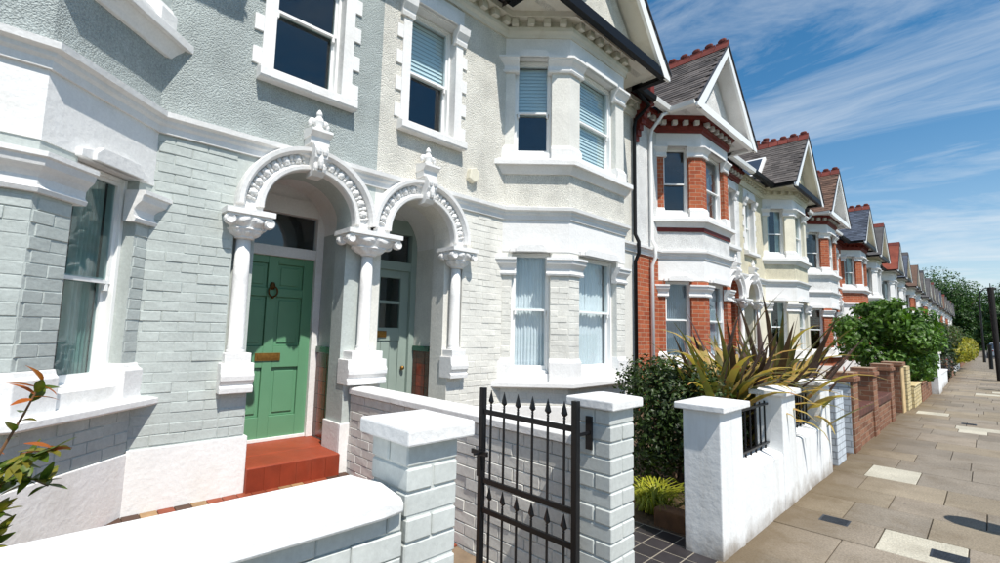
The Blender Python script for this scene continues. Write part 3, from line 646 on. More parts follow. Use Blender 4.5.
styles = [
 dict(label='pale green painted house with green panelled front door and red step', wall=GREENW, upper=RC1, pier=GREENW, under=GREENW, step=STEP1, frame=WHITE, door=DGREEN, roof=S1, sill=(.90, .97), ped=1.22, glass=GLASSD, glassu=GLASSD, cover=[drapes((226, 238, 230), .42), None], lead=False),
 dict(label='off white house with roughcast upper wall, venetian blinds and net curtains', wall=CREAMW, upper=RC2, pier=CREAMW, under=CREAMW, step=STEP2, frame=DGREY, door=DGREY, glazed_door=True, roof=S1, sill=(.80, .88), ped=1.17, cover=[curtain_pair(), blind()], blind_full=True, pipe=GUTTER, pipe_u=5.17, gable=RC2),
 dict(label='white house with orange brick bay piers, dark red dentils and white gutters', wall=REDB, upper=RCW, pier=REDB, under=REDB, step=STEP1, frame=WHITE, door=DOORS[0], roof=S1, gutter=GLOSSW, cornice=REDD, block=WHITE, band=True, soffit=WHITE, gable=RCW, cover=[drapes((190, 200, 210), .5, 'pale_curtain'), None], pipe=GLOSSW, pipe_u=4.85),
 dict(label='cream rendered house with black gutters and grey slate gable roof', wall=CREAMP, upper=CREAM, pier=CREAMP, under=CREAMP, step=STEP2, frame=WHITE, door=DOORS[3], roof=S1, cornice=CREAMP, gable=CREAM, cover=[drapes(), drapes((200, 196, 188), .3)], rooflight=True),
 dict(label='white house with orange brick piers and brown tiled gable roof', wall=REDB, upper=RCW, pier=REDB, under=REDB, step=STEP1, frame=WHITE, door=DOORS[1], roof=S2, gutter=GLOSSW, cornice=REDD, block=WHITE, gable=RCW, soffit=WHITE, pipe_u=4.85),
 dict(label='red brick fronted house with smooth blue slate gable roof', wall=REDB, upper=REDB, pier=REDB, under=REDB, step=STEP1, frame=WHITE, door=DOORS[2], roof=S3, cornice=REDD, gable=CREAM, cover=[None, drapes((210, 210, 205), .4)]),
 dict(label='pale cream house with dark slate gable beside the blue slate roof', wall=CREAMP, upper=CREAM, pier=WHITE, under=CREAMP, step=STEP2, frame=WHITE, door=DOORS[4], roof=S5, cornice=CREAMP, gable=CREAM),
 dict(label='white house with red tiled gable, beside the dark slate gabled cream house', wall=CREAMW, upper=RCW, pier=WHITE, under=CREAMW, step=STEP2, frame=WHITE, door=DOORS[1], roof=S4, cornice=WHITE, gable=S4 if False else RCW),
]
PER = 10.635; Y0 = 2.435
houses = []; ORD = 'first second third fourth fifth sixth seventh eighth ninth tenth eleventh twelfth'.split()
FAR = 'far terrace house with %s gable, %s beyond the white house with red tiled gable'
rest = [(CREAMW, RCW, WHITE, S5), (CREAMP, CREAM, WHITE, S1), (CREAMW, RCW, REDB, S5), (GREENW, RC1, WHITE, S1), (CREAMW, RC2, REDB, S2), (CREAMP, CREAM, WHITE, S3)]
for i in range(20):
    s = -1 if i % 2 == 0 else 1; yp = Y0+PER*(i//2)
    if i < len(styles): st = styles[i]
    else:
        a = rest[(i*5+1) % 6]; st = dict(label=FAR % (dict(((S1, 'grey slate'), (S2, 'brown tiled'), (S3, 'blue slate'), (S5, 'dark slate')))[a[3]], ORD[i-8]), wall=a[0], upper=a[1], pier=a[2], under=a[0], step=STEP2, frame=WHITE, door=DOORS[i % 5], roof=a[3], cornice=WHITE, gable=a[1], ridge=(TERRA, LEAD, S5)[i % 3], noridge=i % 4 == 1)
    H, wl_ = house(yp, s, st, lod=0 if i < 2 else (1 if i < 6 else 2), du=-.045 if i < 2 else 0, dz=-min(.45, max(0, (i-4)*.06)))
    if i >= len(styles): H['group'] = 'far houses of the terrace'
    houses.append(H)
g = G(); P = [(3.66, 3.37), (3.74, 3.33), (3.82, 3.37), (3.82, 3.47), (3.76, 3.53), (3.68, 3.50)]; g.prism([(XF-.01, y, z) for y, z in P], [(XF+.075, y, z) for y, z in P]); part('alarm_box', g, CREAMP, houses[1], .012)
# chimney stacks on the party walls beyond the second pair
for k, yy in enumerate(Y0+PER*(1.5+q) for q in range(8)):
    g = G(); g.box(W, -6.0, -5.0, yy-.3, yy+.3, 6.2, 8.2); 
    t = part('chimney_stack', g, REDB, houses[3+2*k]); g = G(); g.box(W, -6.06, -4.94, yy-.36, yy+.36, 8.2, 8.35); part('chimney_cap', g, REDD, t)
    for j in range(3): g = G(); g.lathe(W, -5.2-.3*j, yy, [(.1, 8.35), (.09, 8.6), (.11, 8.62), (.1, 8.66)], 10); part('chimney_pot', g, TERRA, t)
#RW
yb = Y0+PER+UC
def RW(a, b, c):     # a along slope from eave, b = v, c = height off the slope
    ln = math.hypot(1.56, 1.75); return (XF+b, yb-1.56+1.56/ln*a-1.75/ln*c, 5.83+1.75/ln*a+1.56/ln*c)
g = G(); g.box(RW, .55, 1.5, -.75, -.05, .0, .10); rwn = part('roof_window', g, GLOSSW, houses[3]); g = G(); g.box(RW, .62, 1.43, -.68, -.12, .1, .106); part('pane', g, M('dark_glazing', lin((60, 70, 84)), .1, .1, 3), rwn)
# ------------------------------------------------------------------ ground, road, pavement
KX = .55; PX = -1.36
def kx(y): return KX if y < 62 else -.42
g = G(); g.box(W, -600, 600, -400, 900, -.5, -.22); struct('ground', g, M('rough_grass', lin((62, 78, 36)), .9, .3, .5))
g = G(); g.box(W, KX+.127, 6.4, -40, 62.0, -.21, -.12); g.box(W, -.29, 6.4, 62.13, 105, -.21, -.12); struct('road', g, M('asphalt', lin((74, 74, 76)), .85, .2, 3, stain=.4, stain_col=lin((58, 58, 60)), ss=2, bump=.5, bs=90, bd=.006))
g = G(); g.box(W, KX, KX+.125, -40, 62.12, -.21, .0); g.box(W, -.42, -.295, 62.125, 200, -.21, 0); g.box(W, -.29, KX-.005, 62.0, 62.12, -.21, 0); struct('kerb', g, M('granite_kerb', lin((150, 146, 140)), .8, .2, 12, bump=.3, bs=80, bd=.004))
JOINT = M('joint_dirt', lin((74, 64, 50)), .95, .3, 12)
g = G(); g.box(W, PX-.02, KX-.006, -8, 61.99, -.2, -.012); g.box(W, PX-.02, -.426, 61.99, 200, -.2, -.012); pav = struct('pavement', g, JOINT)
def slabmat(name, c, st=.55):
    return M(name, lin(c), .88, .16, 2.2, stain=st, stain_col=lin((100, 86, 66)), ss=2.6, bump=.8, bs=60, bd=.008, rnd=.24, spec=.2, bdet=9, grain=.34, gs=70, grime=.5)
def wallside(m):      # earth and moss washed against the wall foot
    t = m.node_tree; b = next(n for n in t.nodes if n.type == 'BSDF_PRINCIPLED'); src = b.inputs['Base Color'].links[0].from_socket
    g = t.nodes.new('ShaderNodeNewGeometry'); sp = t.nodes.new('ShaderNodeSeparateXYZ'); t.links.new(g.outputs['Position'], sp.inputs[0])
    d = mth(t, 'ADD', sp.outputs[0], mth(t, 'MULTIPLY', mth(t, 'SUBTRACT', noise(t, g.outputs['Position'], 2.6, 7, .7), .5), 1.3))
    c = mixrgb(t, mth(t, 'MULTIPLY', ramp(t, d, -.7, -1.3), .85), src, (.13, .095, .055))
    c = mixrgb(t, mth(t, 'MULTIPLY', ramp(t, noise(t, g.outputs['Position'], 17, 4, .6), .70, .73), .55), c, (.06, .055, .05))
    t.links.new(c, b.inputs['Base Color']); return m
SLABS = [slabmat('york_stone', (154, 143, 128)), slabmat('worn_concrete_flag', (146, 137, 124)), slabmat('buff_flag', (157, 145, 126))]; LIGHT = slabmat('new_pale_flag', (206, 200, 182), .3)
for m in SLABS: wallside(m)
SB = {}
def block(l, w_, h, mat, bv=.006, seg=1):
    k = (round(l, 3), round(w_, 3), round(h, 3), mat.name)
    if k not in SB:
        bm = bmesh.new(); bmesh.ops.create_cube(bm, size=1); bmesh.ops.scale(bm, vec=(l, w_, h), verts=bm.verts); bmesh.ops.bevel(bm, geom=bm.edges[:], offset=bv, segments=seg, affect='EDGES')
        me = bpy.data.meshes.new('block'); bm.to_mesh(me); bm.free(); me.materials.append(mat); SB[k] = me
    return SB[k]
def band(y0, y1, cuts, light=(), as_obj=True, acc=None):
    xs = [PX]+[c for c in cuts if c < kx(y0)-.1]+[kx(y0)-.012]
    for a, b in zip(xs, xs[1:]):
        m = LIGHT if any(abs((a+b)/2-q) < .12 for q in light) else R.choice(SLABS)
        if as_obj: inst('paving_stone', block(b-a-.007, y1-y0-.007, .045, m, .004), pav, ((a+b)/2, (y0+y1)/2, -.0225+R.uniform(-.0025, .0025)), (R.uniform(-.002, .002), R.uniform(-.002, .002), 0))
        else: acc.box(W, a+.004, b-.004, y0+.004, y1-.004, -.045, R.uniform(-.003, 0))
fixed = {4.48: (5.0, [-.67, -.19], (-.43,)), 5.0: (5.58, [-.95, -.42, .12], ()), 5.58: (6.1, [-.72, -.1], ()), 6.1: (6.72, [-1.02, -.38, .2], ()), 6.72: (7.36, [-1.06, -.62, 0], (-.84,)), 10.5: (11.1, [-.75, -.2], ()), 11.1: (11.5, [-.9, -.45, -.1], (-.28,)), 11.5: (11.95, [-.5, .1], (-.2,)), 13.2: (13.7, [-1.15, -.65], (-.9,))}
y = 2.6
while y < 34:
    k = next((q for q in fixed if abs(q-y) < .012), None)
    if k is not None: y1, cuts, lt = fixed[k]
    else:
        y1 = y+R.choice((.5, .58, .62, .7, .55)); nx_ = min([q for q in fixed if q > y+.01] or [99])
        if y1 > nx_-.3: y1 = nx_
        cuts = []; x = PX+R.choice((.35, .5, .62, .74))
        while x < KX-.25: cuts.append(x); x += R.choice((.5, .58, .64, .72))
        lt = (R.uniform(-1, .4),) if R.random() < .045 else ()
    band(y, y1, cuts, lt); y = y1
acc = G()
while y < 61.4 or 61.95 < y < 130:
    y1 = y+R.uniform(.5, .8)
    if y < 62 and y1 > 61.4: y1 = 62.0
    x = PX+R.uniform(.35, .7); cuts = []
    while x < KX-.25: cuts.append(x); x += R.uniform(.5, .7)
    band(y, y1, cuts, as_obj=False, acc=acc); y = y1
y = 2.6
while y > -6:
    y1 = y-R.uniform(.5, .8); x = PX+R.uniform(.35, .7); cuts = []
    while x < KX-.25: cuts.append(x); x += R.uniform(.5, .7)
    band(y1, y, cuts, as_obj=False, acc=acc); y = y1
o = part('paving_stones', acc, SLABS[1], pav); o['kind'] = 'stuff'
# iron covers
IRON = M('cast_iron_cover', lin((62, 66, 72)), .5, .3, 25, bump=.4, bs=70, bd=.003, metal=.3)
for (x, yy, lab) in ((-.98, 4.88, 'small iron cover in the pavement near the white garden wall'), (-.28, 4.70, 'ribbed iron cover set into a pale paving slab'), (-.34, 12.3, 'iron cover in the pavement beside the pale slabs, opposite the brick piers')):
    g = G(); g.box(W, x-.10, x+.10, yy-.085, yy+.085, -.02, .004)
    t = thing('utility_cover', lab, 'cover', (x, yy, 0)); part('cover_plate', g, IRON, t, .002)
    for k in range(6): g = G(); g.box(W, x-.085, x+.085, yy-.07+k*.025, yy-.058+k*.025, .004, .007); part('rib', g, IRON, t)
# ------------------------------------------------------------------ front gardens
def gz(x): return .0 if x > -2.6 else .13*(x+2.6)/(-1.8)
SOIL = M('garden_soil', lin((92, 74, 56)), .95, .3, 8, bump=.8, bs=30, bd=.02)
for y0, y1, nm, m in ((-6, 2.25, 'garden_path', M('path_mortar', lin((130, 112, 92)), .9, .25, 10)), (2.46, 3.62, 'garden_path', M('pale_grout', lin((150, 142, 128)), .9, .2, 10)), (3.62, 7.75, 'garden_bed', SOIL), (7.75, 124, 'garden_bed', SOIL)):
    g = G(); P = [(-1.34, -.004), (-2.6, -.004), (-4.5, .133), (-4.5, -.2), (-1.34, -.2)]
    g.prism([(x, y0, z) for x, z in P], [(x, y1, z) for x, z in P]); st_ = struct(nm, g, m)
    if y0 == -6:
        T = [M('path_tile_%s' % n, lin(c), .6, .25, 15, rnd=.3) for n, c in (('red', (146, 74, 48)), ('buff', (166, 134, 96)), ('brown', (88, 62, 48)))]
        for i in range(16):
            for j in range(17):
                x, yy = -4.32+i*.106, .5+j*.106; ang = -math.atan(.13/1.8) if x < -2.6 else 0
                inst('path_tile', block(.102, .102, .012, T[R.choice((0, 0, 2, 2, 1))], .002), st_, (x, yy, gz(x)+.003), (0, -ang*-1 if False else ang*-1, 0))
    if y0 == 2.46:
        T2 = M('black_path_tile', lin((58, 54, 56)), .45, .25, 12, rnd=.35, spec=.45)
        for i in range(13):
            for j in range(7): inst('path_tile', block(.1545, .1545, .012, T2, .002), st_, (-1.44-i*.163, 2.55+j*.163, -.0075+gz(-1.44-i*.163)))
# ---- house 1: painted front wall, gate piers, divider
PB_ = paint('pale_green_pier_paint', (201, 205, 201), .5, .3, 40, .004, .25, (150, 150, 140), .06)
def pier_bricks(t, x0, x1, y0, y1, z0, n, mat, h=.0775):
    bx, by = x1-x0, y1-y0
    for k in range(n):
        z = z0+(k+.5)*h; j = lambda: R.uniform(-.002, .002)
        if k % 2:
            for q in (-.25, .25): inst('brick', block(bx-.002, by/2-.007, h-.007, mat, .005), t, ((x0+x1)/2+j(), (y0+y1)/2+q*by+j(), z), (0, 0, R.uniform(-.008, .008)))
        else:
            for q in (-.25, .25): inst('brick', block(bx/2-.007, by-.002, h-.007, mat, .005), t, ((x0+x1)/2+q*bx+j(), (y0+y1)/2+j(), z), (0, 0, R.uniform(-.008, .008)))
    g = G(); g.box(W, x0+.009, x1-.009, y0+.009, y1-.009, z0, z0+n*h); return part('mortar', g, mat, t)
def cap(t, x0, x1, y0, y1, z0, z1, rise, mat, nm='cap'):
    g = G(); cx_, cy_ = (x0+x1)/2, (y0+y1)/2; a = .02
    g.rings([[(x0, y0, z0), (x1, y0, z0), (x1, y1, z0), (x0, y1, z0)], [(x0, y0, z1), (x1, y0, z1), (x1, y1, z1), (x0, y1, z1)], [(cx_-a, cy_-a, z1+rise), (cx_+a, cy_-a, z1+rise), (cx_+a, cy_+a, z1+rise), (cx_-a, cy_+a, z1+rise)]])
    return part(nm, g, mat, t, .007)
t = thing('gate_pier', 'pale green painted brick pier with white cap at the end of the coping wall', 'pier', (-1.44, 1.0, 0))
pier_bricks(t, -1.555, -1.325, .895, 1.105, -.03, 15, PB_); cap(t, -1.60, -1.285, .868, 1.145, 1.132, 1.185, .022, WHITE)
t = thing('gate_pier', 'pale green painted brick pier with white cap and black gate hinge plate', 'pier', (-1.40, 2.13, 0))
pier_bricks(t, -1.485, -1.29, 2.02, 2.235, -.03, 15, PB_); cap(t, -1.545, -1.26, 1.995, 2.275, 1.132, 1.178, .022, WHITE)
g = G(); g.box(W, -1.43, -1.395, 2.008, 2.02, .93, 1.09); g.tube([(-1.412, 2.012, 1.01), (-1.412, 1.915, 1.01)], .009); part('hinge_plate', g, BLACK, t)
t = thing('garden_wall', 'low pale green brick front wall with thick white coping', 'wall', (-1.43, -.1, 0))
g = G(); g.box(W, -1.535, -1.338, -1.7, .885, -.1, .93); core = part('wall_core', g, PB_, t)
lay(core, (-1.338, -1.2, 0), (0, 1, 0), 0, 2.085, -.06, .93, PB_, n=(1, 0, 0), bh=.0775, prot=.012)
g = G(); pf = [(-1.585, .935), (-1.285, .935), (-1.28, .945), (-1.28, .985), (-1.30, 1.0), (-1.43, 1.015), (-1.56, 1.0), (-1.585, .985)]
g.rings([[(x, yy+(.03 if x < -1.5 and yy > 0 else 0), z) for x, z in pf] for yy in (-1.7, -.8, .1, .79)]+[[(x*.9-.143, .868, z-.02 if z > .95 else z) for x, z in pf]]); part('coping', g, M('white_coping_paint', lin((240, 240, 238)), .6, .05, 3, stain=.35, stain_col=lin((192, 186, 174)), ss=5, bump=.4, bs=24, bd=.01, grime=.3), t, .006)
t = thing('dividing_wall', 'painted brick wall dividing the two front paths, white coping', 'wall', (-2.9, 2.35, 0))
DW = paint('grey_white_wall_paint', (222, 220, 214), .7, .35, 40, .005, .4, (150, 140, 124), .1)
g = G(); g.box(W, -4.37, -1.495, 2.268, 2.44, -.1, .868); core = part('wall_core', g, DW, t)
lay(core, (-1.5, 2.268, 0), (-1, 0, 0), 0, 2.87, -.06, .868, DW, n=(0, -1, 0), bh=.077, prot=.012)
g = G(); g.rings([[(x, yy, z) for yy, z in ((2.235, .87), (2.235, .915), (2.25, .93), (2.355, .94), (2.46, .93), (2.475, .915), (2.475, .87))] for x in (-4.37, -3, -1.5)]); part('coping', g, WHITE, t, .004)
# ---- iron gate, standing open towards the house
t = thing('garden_gate', 'black iron garden gate with spear tips, standing open', 'gate', (-1.74, 1.9, .08))
GY = 1.9
for x in (-1.41, -2.07):
    g = G(); g.box(W, x-.016, x+.016, GY-.016, GY+.016, .08, 1.175); part('gate_post', g, BLACK, t, .003)
for z in (.16, .50, .66, 1.04): g = G(); g.box(W, -2.054, -1.426, GY-.008, GY+.008, z-.014, z+.014); part('gate_rail', g, BLACK, t, .002)
def spear(F_, g, z):
    g.rings([[F_(a*r, b*r*.45, z+h) for a, b in ((1, 0), (0, 1), (-1, 0), (0, -1))] for r, h in ((.004, 0), (.010, .006), (.006, .014), (.022, .028), (.017, .045), (.001, .092))])
for i in range(6):
    x = -2.054+.628*(i+.5)/6+.0
    for z0, z1 in ((.66, 1.075), (.16, .545)):
        g = G(); g.tube([(x, GY, z0), (x, GY, z1)], .0065, 6); b_ = part('gate_bar', g, BLACK, t)
        g = G(); spear(lambda a, b, c: (x+a, GY+b, c), g, z1); part('spear_tip', g, BLACK, b_)
g = G(); g.box(W, -2.13, -2.0, GY-.03, GY-.016, .80, .825); g.tube([(-2.06, GY-.03, .81), (-2.06, GY-.07, .81)], .007); g.box(W, -2.086, -2.054, GY-.025, GY-.0161, .68, .80); part('latch', g, BLACK, t)
# ---- house 2: white rendered wall with three capped piers and iron railings
WR = M('white_wall_render', lin((232, 233, 232)), .7, .06, 2, stain=.4, stain_col=lin((172, 166, 154)), ss=3.4, streak=True, bump=.4, bs=18, bd=.01, grime=.45, foot=.8)
t = thing('garden_wall', 'white rendered garden wall with three capped piers and iron railings', 'wall', (-1.45, 4.9, 0))
ys = (3.42, 4.83, 6.22)
for i, yy in enumerate(ys):
    w_ = .40 if i else .42; x0 = -1.585 if i == 0 else -1.54
    g = G(); g.box(W, x0, -1.32, yy, yy+w_, -.05, .975); p = part('pier', g, WR, t, .008)
    cap(p, x0-.045, -1.275, yy-.045, yy+w_+.045, .976, 1.02, .03, WHITE)
    if i < 2:
        y1 = ys[i+1]; y0 = yy+w_; zt = .50 if i == 0 else .55
        g = G(); P = [(-1.52, -.05), (-1.325, -.05), (-1.325, zt-.03), (-1.34, zt-.01), (-1.52, zt+.03)]; g.prism([(x, y0+.001, z) for x, z in P], [(x, y1-.001, z) for x, z in P]); part('wall_panel', g, WR, t, .01)
        rl = G(); 
        for z in (zt+.06, .90): rl.box(W, -1.465, -1.435, y0, y1, z-.008, z+.008)
        rr_ = part('railing', rl, BLACK, t)
        n_ = 8
        for k in range(n_):
            q = y0+(y1-y0)*(k+.5)/n_; g = G(); g.tube([(-1.45, q, zt-.01), (-1.45, q, .93)], .0085, 6); b_ = part('bar', g, BLACK, rr_)
# ---- the next front walls along the pavement
BR2 = brickmat('weathered_red_brick', lin((154, 112, 88)), lin((120, 82, 64)), lin((156, 136, 116)), bump=.8); BR3 = brickmat('yellow_stock_brick', lin((222, 206, 164)), lin((196, 176, 128)), lin((150, 136, 110)), bump=.9)
BRC = brickmat('dark_coping_brick', lin((110, 70, 60)), lin((84, 56, 50)), lin((120, 104, 92)), bw=.075, bh=.2); SANDS = M('sandstone_dressing', lin((206, 178, 132)), .85, .2, 6, bump=.3, bs=40, bd=.005)
BLW = brickmat('pale_blue_painted_brick', lin((206, 214, 220)), lin((196, 204, 212)), lin((160, 166, 172)), bump=.9)
t = thing('garden_wall', 'weathered red brick wall with three square piers and low panels', 'wall', (-1.45, 9.8, 0))
for i, (y0, y1) in enumerate(((7.86, 8.22), (9.46, 9.84), (11.34, 11.72))):
    g = G(); g.box(W, -1.58, -1.30, y0, y1, -.05, .93); p = part('pier', g, BR2, t, .004)
    g = G(); g.box(W, -1.61, -1.27, y0-.03, y1+.03, .93, .985); g.box(W, -1.59, -1.29, y0-.01, y1+.01, .985, 1.05); part('cap', g, BR2, p, .006)
    if i == 0: g = G(); g.box(W, -1.575, -1.33, y0-.006, y0-.0005, -.05, .92); part('painted_face', g, BLW, p)
for i, (y0, y1) in enumerate(((8.221, 9.459), (9.841, 11.339))):
    g = G(); g.box(W, -1.52, -1.325, y0, y1, -.05, .42); p = part('low_panel', g, BR2, t)
    g = G(); g.box(W, -1.54, -1.30, y0, y1, .42, .54); part('coping', g, BRC, p, .02)
g = G(); g.box(W, -1.60, -1.33, 6.95, 7.4, -.05, .85); cp = solo('gate_pier', g, BLW, 'pale blue painted brick pier between white wall and red piers', 'pier', (-1.46, 7.2, 0))
t = thing('gate_pier', 'brown brick pier with stone dressings beside the pale yellow brick pier', 'pier', (-1.45, 13.2, 0))
g = G(); g.box(W, -1.60, -1.32, 12.95, 13.36, -.05, .96); part('shaft', g, BR2, t); g = G(); g.box(W, -1.319, -1.30, 12.95, 13.36, -.05, .955); part('dressing', g, SANDS, t); g = G(); g.box(W, -1.63, -1.27, 12.9, 13.4, .96, 1.04); part('cap', g, BR2, t, .01)
g = G(); g.box(W, -1.58, -1.27, 13.5, 14.1, -.05, .93); solo('gate_pier', g, BR3, 'pale yellow stock brick pier beside the leafy bush', 'pier', (-1.42, 13.8, 0), bevel=.006)
def lowwall(y0, y1, x, h, mat, label, cop=WHITE, nm='garden_wall', cat='wall'):
    t = thing(nm, label, cat, (x-.1, (y0+y1)/2, 0)); g = G(); g.box(W, x-.2, x, y0, y1, -.05, h); part('wall_panel', g, mat, t, .01)
    g = G(); g.box(W, x-.22, x+.02, y0, y1, h, h+.05); part('coping', g, cop, t, .01); return t
lowwall(14.12, 15.6, -1.22, .45, BR3, 'low pale yellow brick garden wall under the leafy bush', BR3)
lowwall(15.62, 18.2, -1.2, .42, BR2, 'low brown brick garden wall before the tall white pier', BR2)
t = thing('gate_pier', 'tall white painted pier standing past the leafy bush', 'pier', (-1.15, 18.9, 0)); g = G(); g.box(W, -1.33, -1.04, 18.3, 19.5, -.05, 1.12); part('shaft', g, WR, t, .01); g = G(); g.box(W, -1.36, -1.01, 18.26, 19.54, 1.12, 1.17); part('cap', g, OFFW, t)
lowwall(20.2, 23.6, -1.1, .45, WR, 'low white garden wall past the tall white pier', WHITE)
lowwall(24.6, 29.5, -1.15, .75, BR2, 'brown brick garden wall beside the yellow flowering shrub', TERRA)
for k in range(4):
    y0 = 30.5+k*8; lowwall(y0, y0+6.8, -1.2, .6+.1*(k % 2), (WR, BR2, BR3, WR)[k], ('far white garden wall under the yellow flowering shrub', 'far brown garden wall beyond the yellow flowering shrub', 'far yellow brick garden wall near the end of the street', 'farthest white garden wall before the trees')[k])

# ------------------------------------------------------------------ plants
def foliage_mesh(name, clumps, n, size, mat, seed=1, shell=.55, asp=.5, droop=.2):
    rg = np.random.default_rng(seed); V = []; F = []
    vol = np.array([r[0]*r[1]*r[2] for c, r in clumps])**.67; cnt = (n*vol/vol.sum()).astype(int)
    for (c, r), m in zip(clumps, cnt):
        d = rg.normal(size=(m, 3)); d /= np.linalg.norm(d, axis=1)[:, None]
        rad = shell+(1.08-shell)*rg.random(m)**.7
        p = np.array(c)+d*rad[:, None]*np.array(r)
        nrm = d+rg.normal(size=(m, 3))*.55+np.array((0, 0, .35)); nrm /= np.linalg.norm(nrm, axis=1)[:, None]
        a = np.cross(nrm, rg.normal(size=(m, 3))); a /= np.linalg.norm(a, axis=1)[:, None]; a[:, 2] -= droop; a /= np.linalg.norm(a, axis=1)[:, None]; b = np.cross(nrm, a)
        L_ = size*(.6+.8*rg.random(m))[:, None]; wd = L_*asp
        base = p-a*L_*.5; mid = p+nrm*L_*.08; tip = p+a*L_*.5-nrm*L_*.06
        q = np.stack([base, mid-b*wd*.5+nrm*L_*.04, tip, mid+b*wd*.5+nrm*L_*.04, mid], 1)   # folded leaf
        o = len(V); V += q.reshape(-1, 3).tolist()
        for i in range(m):
            k = o+i*5; F += [(k, k+1, k+4), (k+1, k+2, k+4), (k+2, k+3, k+4), (k+3, k, k+4)]
    me = bpy.data.meshes.new(name); me.from_pydata(V, [], F); me.materials.append(mat); return me
BARK = M('bark', lin((86, 70, 54)), .9, .3, 10, bump=.6, bs=30, bd=.01)
def shrub(name, label, cat, base, clumps, n, size, mat, seed, stems=5, trunk=.03, group=None, **kw):
    t = thing(name, label, cat, base, group); rr = random.Random(seed)
    g = G(); top = [c for c, r in clumps]
    for k in range(stems):
        c = top[k % len(top)]; b0 = Vector(base)+Vector((rr.uniform(-.1, .1), rr.uniform(-.1, .1), -.05))*(1+trunk*8); m_ = b0.lerp(Vector(c), .5)+Vector((rr.uniform(-.15, .15), rr.uniform(-.15, .15), .1)); e = Vector(c)+Vector((rr.uniform(-.5, .5)*clumps[0][1][0], rr.uniform(-.5, .5)*clumps[0][1][1], 0))
        g.tube([b0, m_, e], [trunk, trunk*.7, trunk*.3], 7)
    part('trunk' if cat == 'tree' else 'stems', g, BARK, t)
    me = foliage_mesh('crown' if cat == 'tree' else 'foliage', clumps, n, size, mat, seed, **kw)
    o = bpy.data.objects.new('crown' if cat == 'tree' else 'foliage', me); C.objects.link(o); o.parent = t; o.location = -Vector(base); return t
LH = leafmat('dark_hedge_leaf', (.016, .03, .010), (.055, .095, .02), None, .22, 7)
LB = leafmat('bush_leaf', (.04, .10, .016), (.13, .24, .035), None, .3, 3)
LT = leafmat('tree_leaf', (.025, .065, .014), (.07, .15, .028), None, .25, .6)
LY = leafmat('yellow_flower_leaf', (.45, .36, .02), (.16, .20, .03), None, .3, 6)
LV = leafmat('mixed_leaf', (.04, .07, .02), (.09, .12, .04), (.20, .10, .06), .25, 4)
shrub('evergreen_shrub', 'dense dark evergreen shrub between the gate pier and the white wall', 'shrub', (-2.1, 4.6, 0), [((-2.32, 4.42, .72), (.36, .36, .5)), ((-1.95, 4.7, .65), (.34, .42, .55)), ((-2.3, 4.75, .85), (.4, .45, .42)), ((-2.15, 5.2, .65), (.45, .5, .55)), ((-2.45, 5.3, .85), (.4, .5, .45)), ((-2.4, 4.6, .4), (.35, .35, .38)), ((-2.6, 4.75, 1.0), (.3, .35, .28))], 12000, .055, LH, 3, shell=.35)
# yellow sedge tuft
g = G(); rr = random.Random(5)
for k in range(260):
    a = rr.uniform(0, 6.28); b0 = Vector((-2.1+rr.uniform(-.09, .09), 3.95+rr.uniform(-.12, .12), .0)); ln = rr.uniform(.22, .46); d = Vector((math.cos(a), math.sin(a), 0)); sd = Vector((-d.y, d.x, 0))*.006
    pts = [b0+d*ln*f*.8+Vector((0, 0, ln*(1.5*f-1.2*f*f))) for f in (0, .35, .7, 1)]
    g.add([p for q, s_ in zip(pts, (1, 1, .8, .1)) for p in (q-sd*s_, q+sd*s_)], [(0, 1, 3, 2), (2, 3, 5, 4), (4, 5, 7, 6)])
solo('grass_tuft', g, leafmat('yellow_sedge', (.42, .40, .04), (.28, .32, .04), None, .35, 20), 'yellow green grass tuft at the foot of the dark shrub', 'grass', (-2.1, 3.95, 0))
g = G(); g.box(W, -1.95, -1.60, 3.66, 3.80, -.03, .13); solo('edging_board', g, M('old_timber', lin((112, 78, 52)), .85, .3, 14, bump=.5, bs=50, bd=.006), 'brown timber edging at the side of the black tiled path', 'edging', (-1.77, 3.73, 0), bevel=.01)
# phormium: every strap leaf a part
def strap(name, L_, w_, bend, twist, mat):
    g = G(); n = 10; pts = []; x = z = 0; th = 0.0
    for i in range(n+1):
        f = i/n; wd = w_*(.55+.9*f-1.35*f*f)*(1 if f < .97 else .3)
        wd = w_*max(.04, (.6+.4*min(1, f*4))*(1-max(0, f-.5)**1.6*3.0))
        pts.append((x, z, wd, th)); th += bend*f/n*2; x += L_/n*math.sin(th); z += L_/n*math.cos(th)
    v = []
    for (x, z, wd, th), f in zip(pts, np.linspace(0, 1, n+1)):
        ca, sa = math.cos(twist*f), math.sin(twist*f)
        for q in (-1, 0, 1): v.append((x+(q*wd*.5*sa)-(.18*wd*(1-abs(q)))*math.cos(th), q*wd*.5*ca, z+.18*wd*(1-abs(q))*math.sin(th)))
    g.add(v, [(i*3+q, i*3+q+1, i*3+q+4, i*3+q+3) for i in range(n) for q in (0, 1)])
    me = bpy.data.meshes.new(name); me.from_pydata(g.v, [], g.f); me.materials.append(mat); me.polygons.foreach_set('use_smooth', [True]*len(me.polygons)); return me
PM = [leafmat('phormium_bronze', (.06, .034, .03), (.12, .07, .055), None, .2, 5), leafmat('phormium_green', (.10, .10, .035), (.17, .15, .05), (.26, .12, .05), .3, 6), leafmat('phormium_yellow', (.50, .31, .09), (.42, .33, .10), (.48, .20, .10), .35, 5)]
rr = random.Random(21)
ups = [strap('leaf', rr.uniform(1.3, 1.8), .085, rr.uniform(.1, .5), rr.uniform(-.4, .4), PM[0]) for _ in range(5)]+[strap('leaf', rr.uniform(1.2, 1.65), .09, rr.uniform(.3, .8), rr.uniform(-.4, .4), PM[1]) for _ in range(4)]
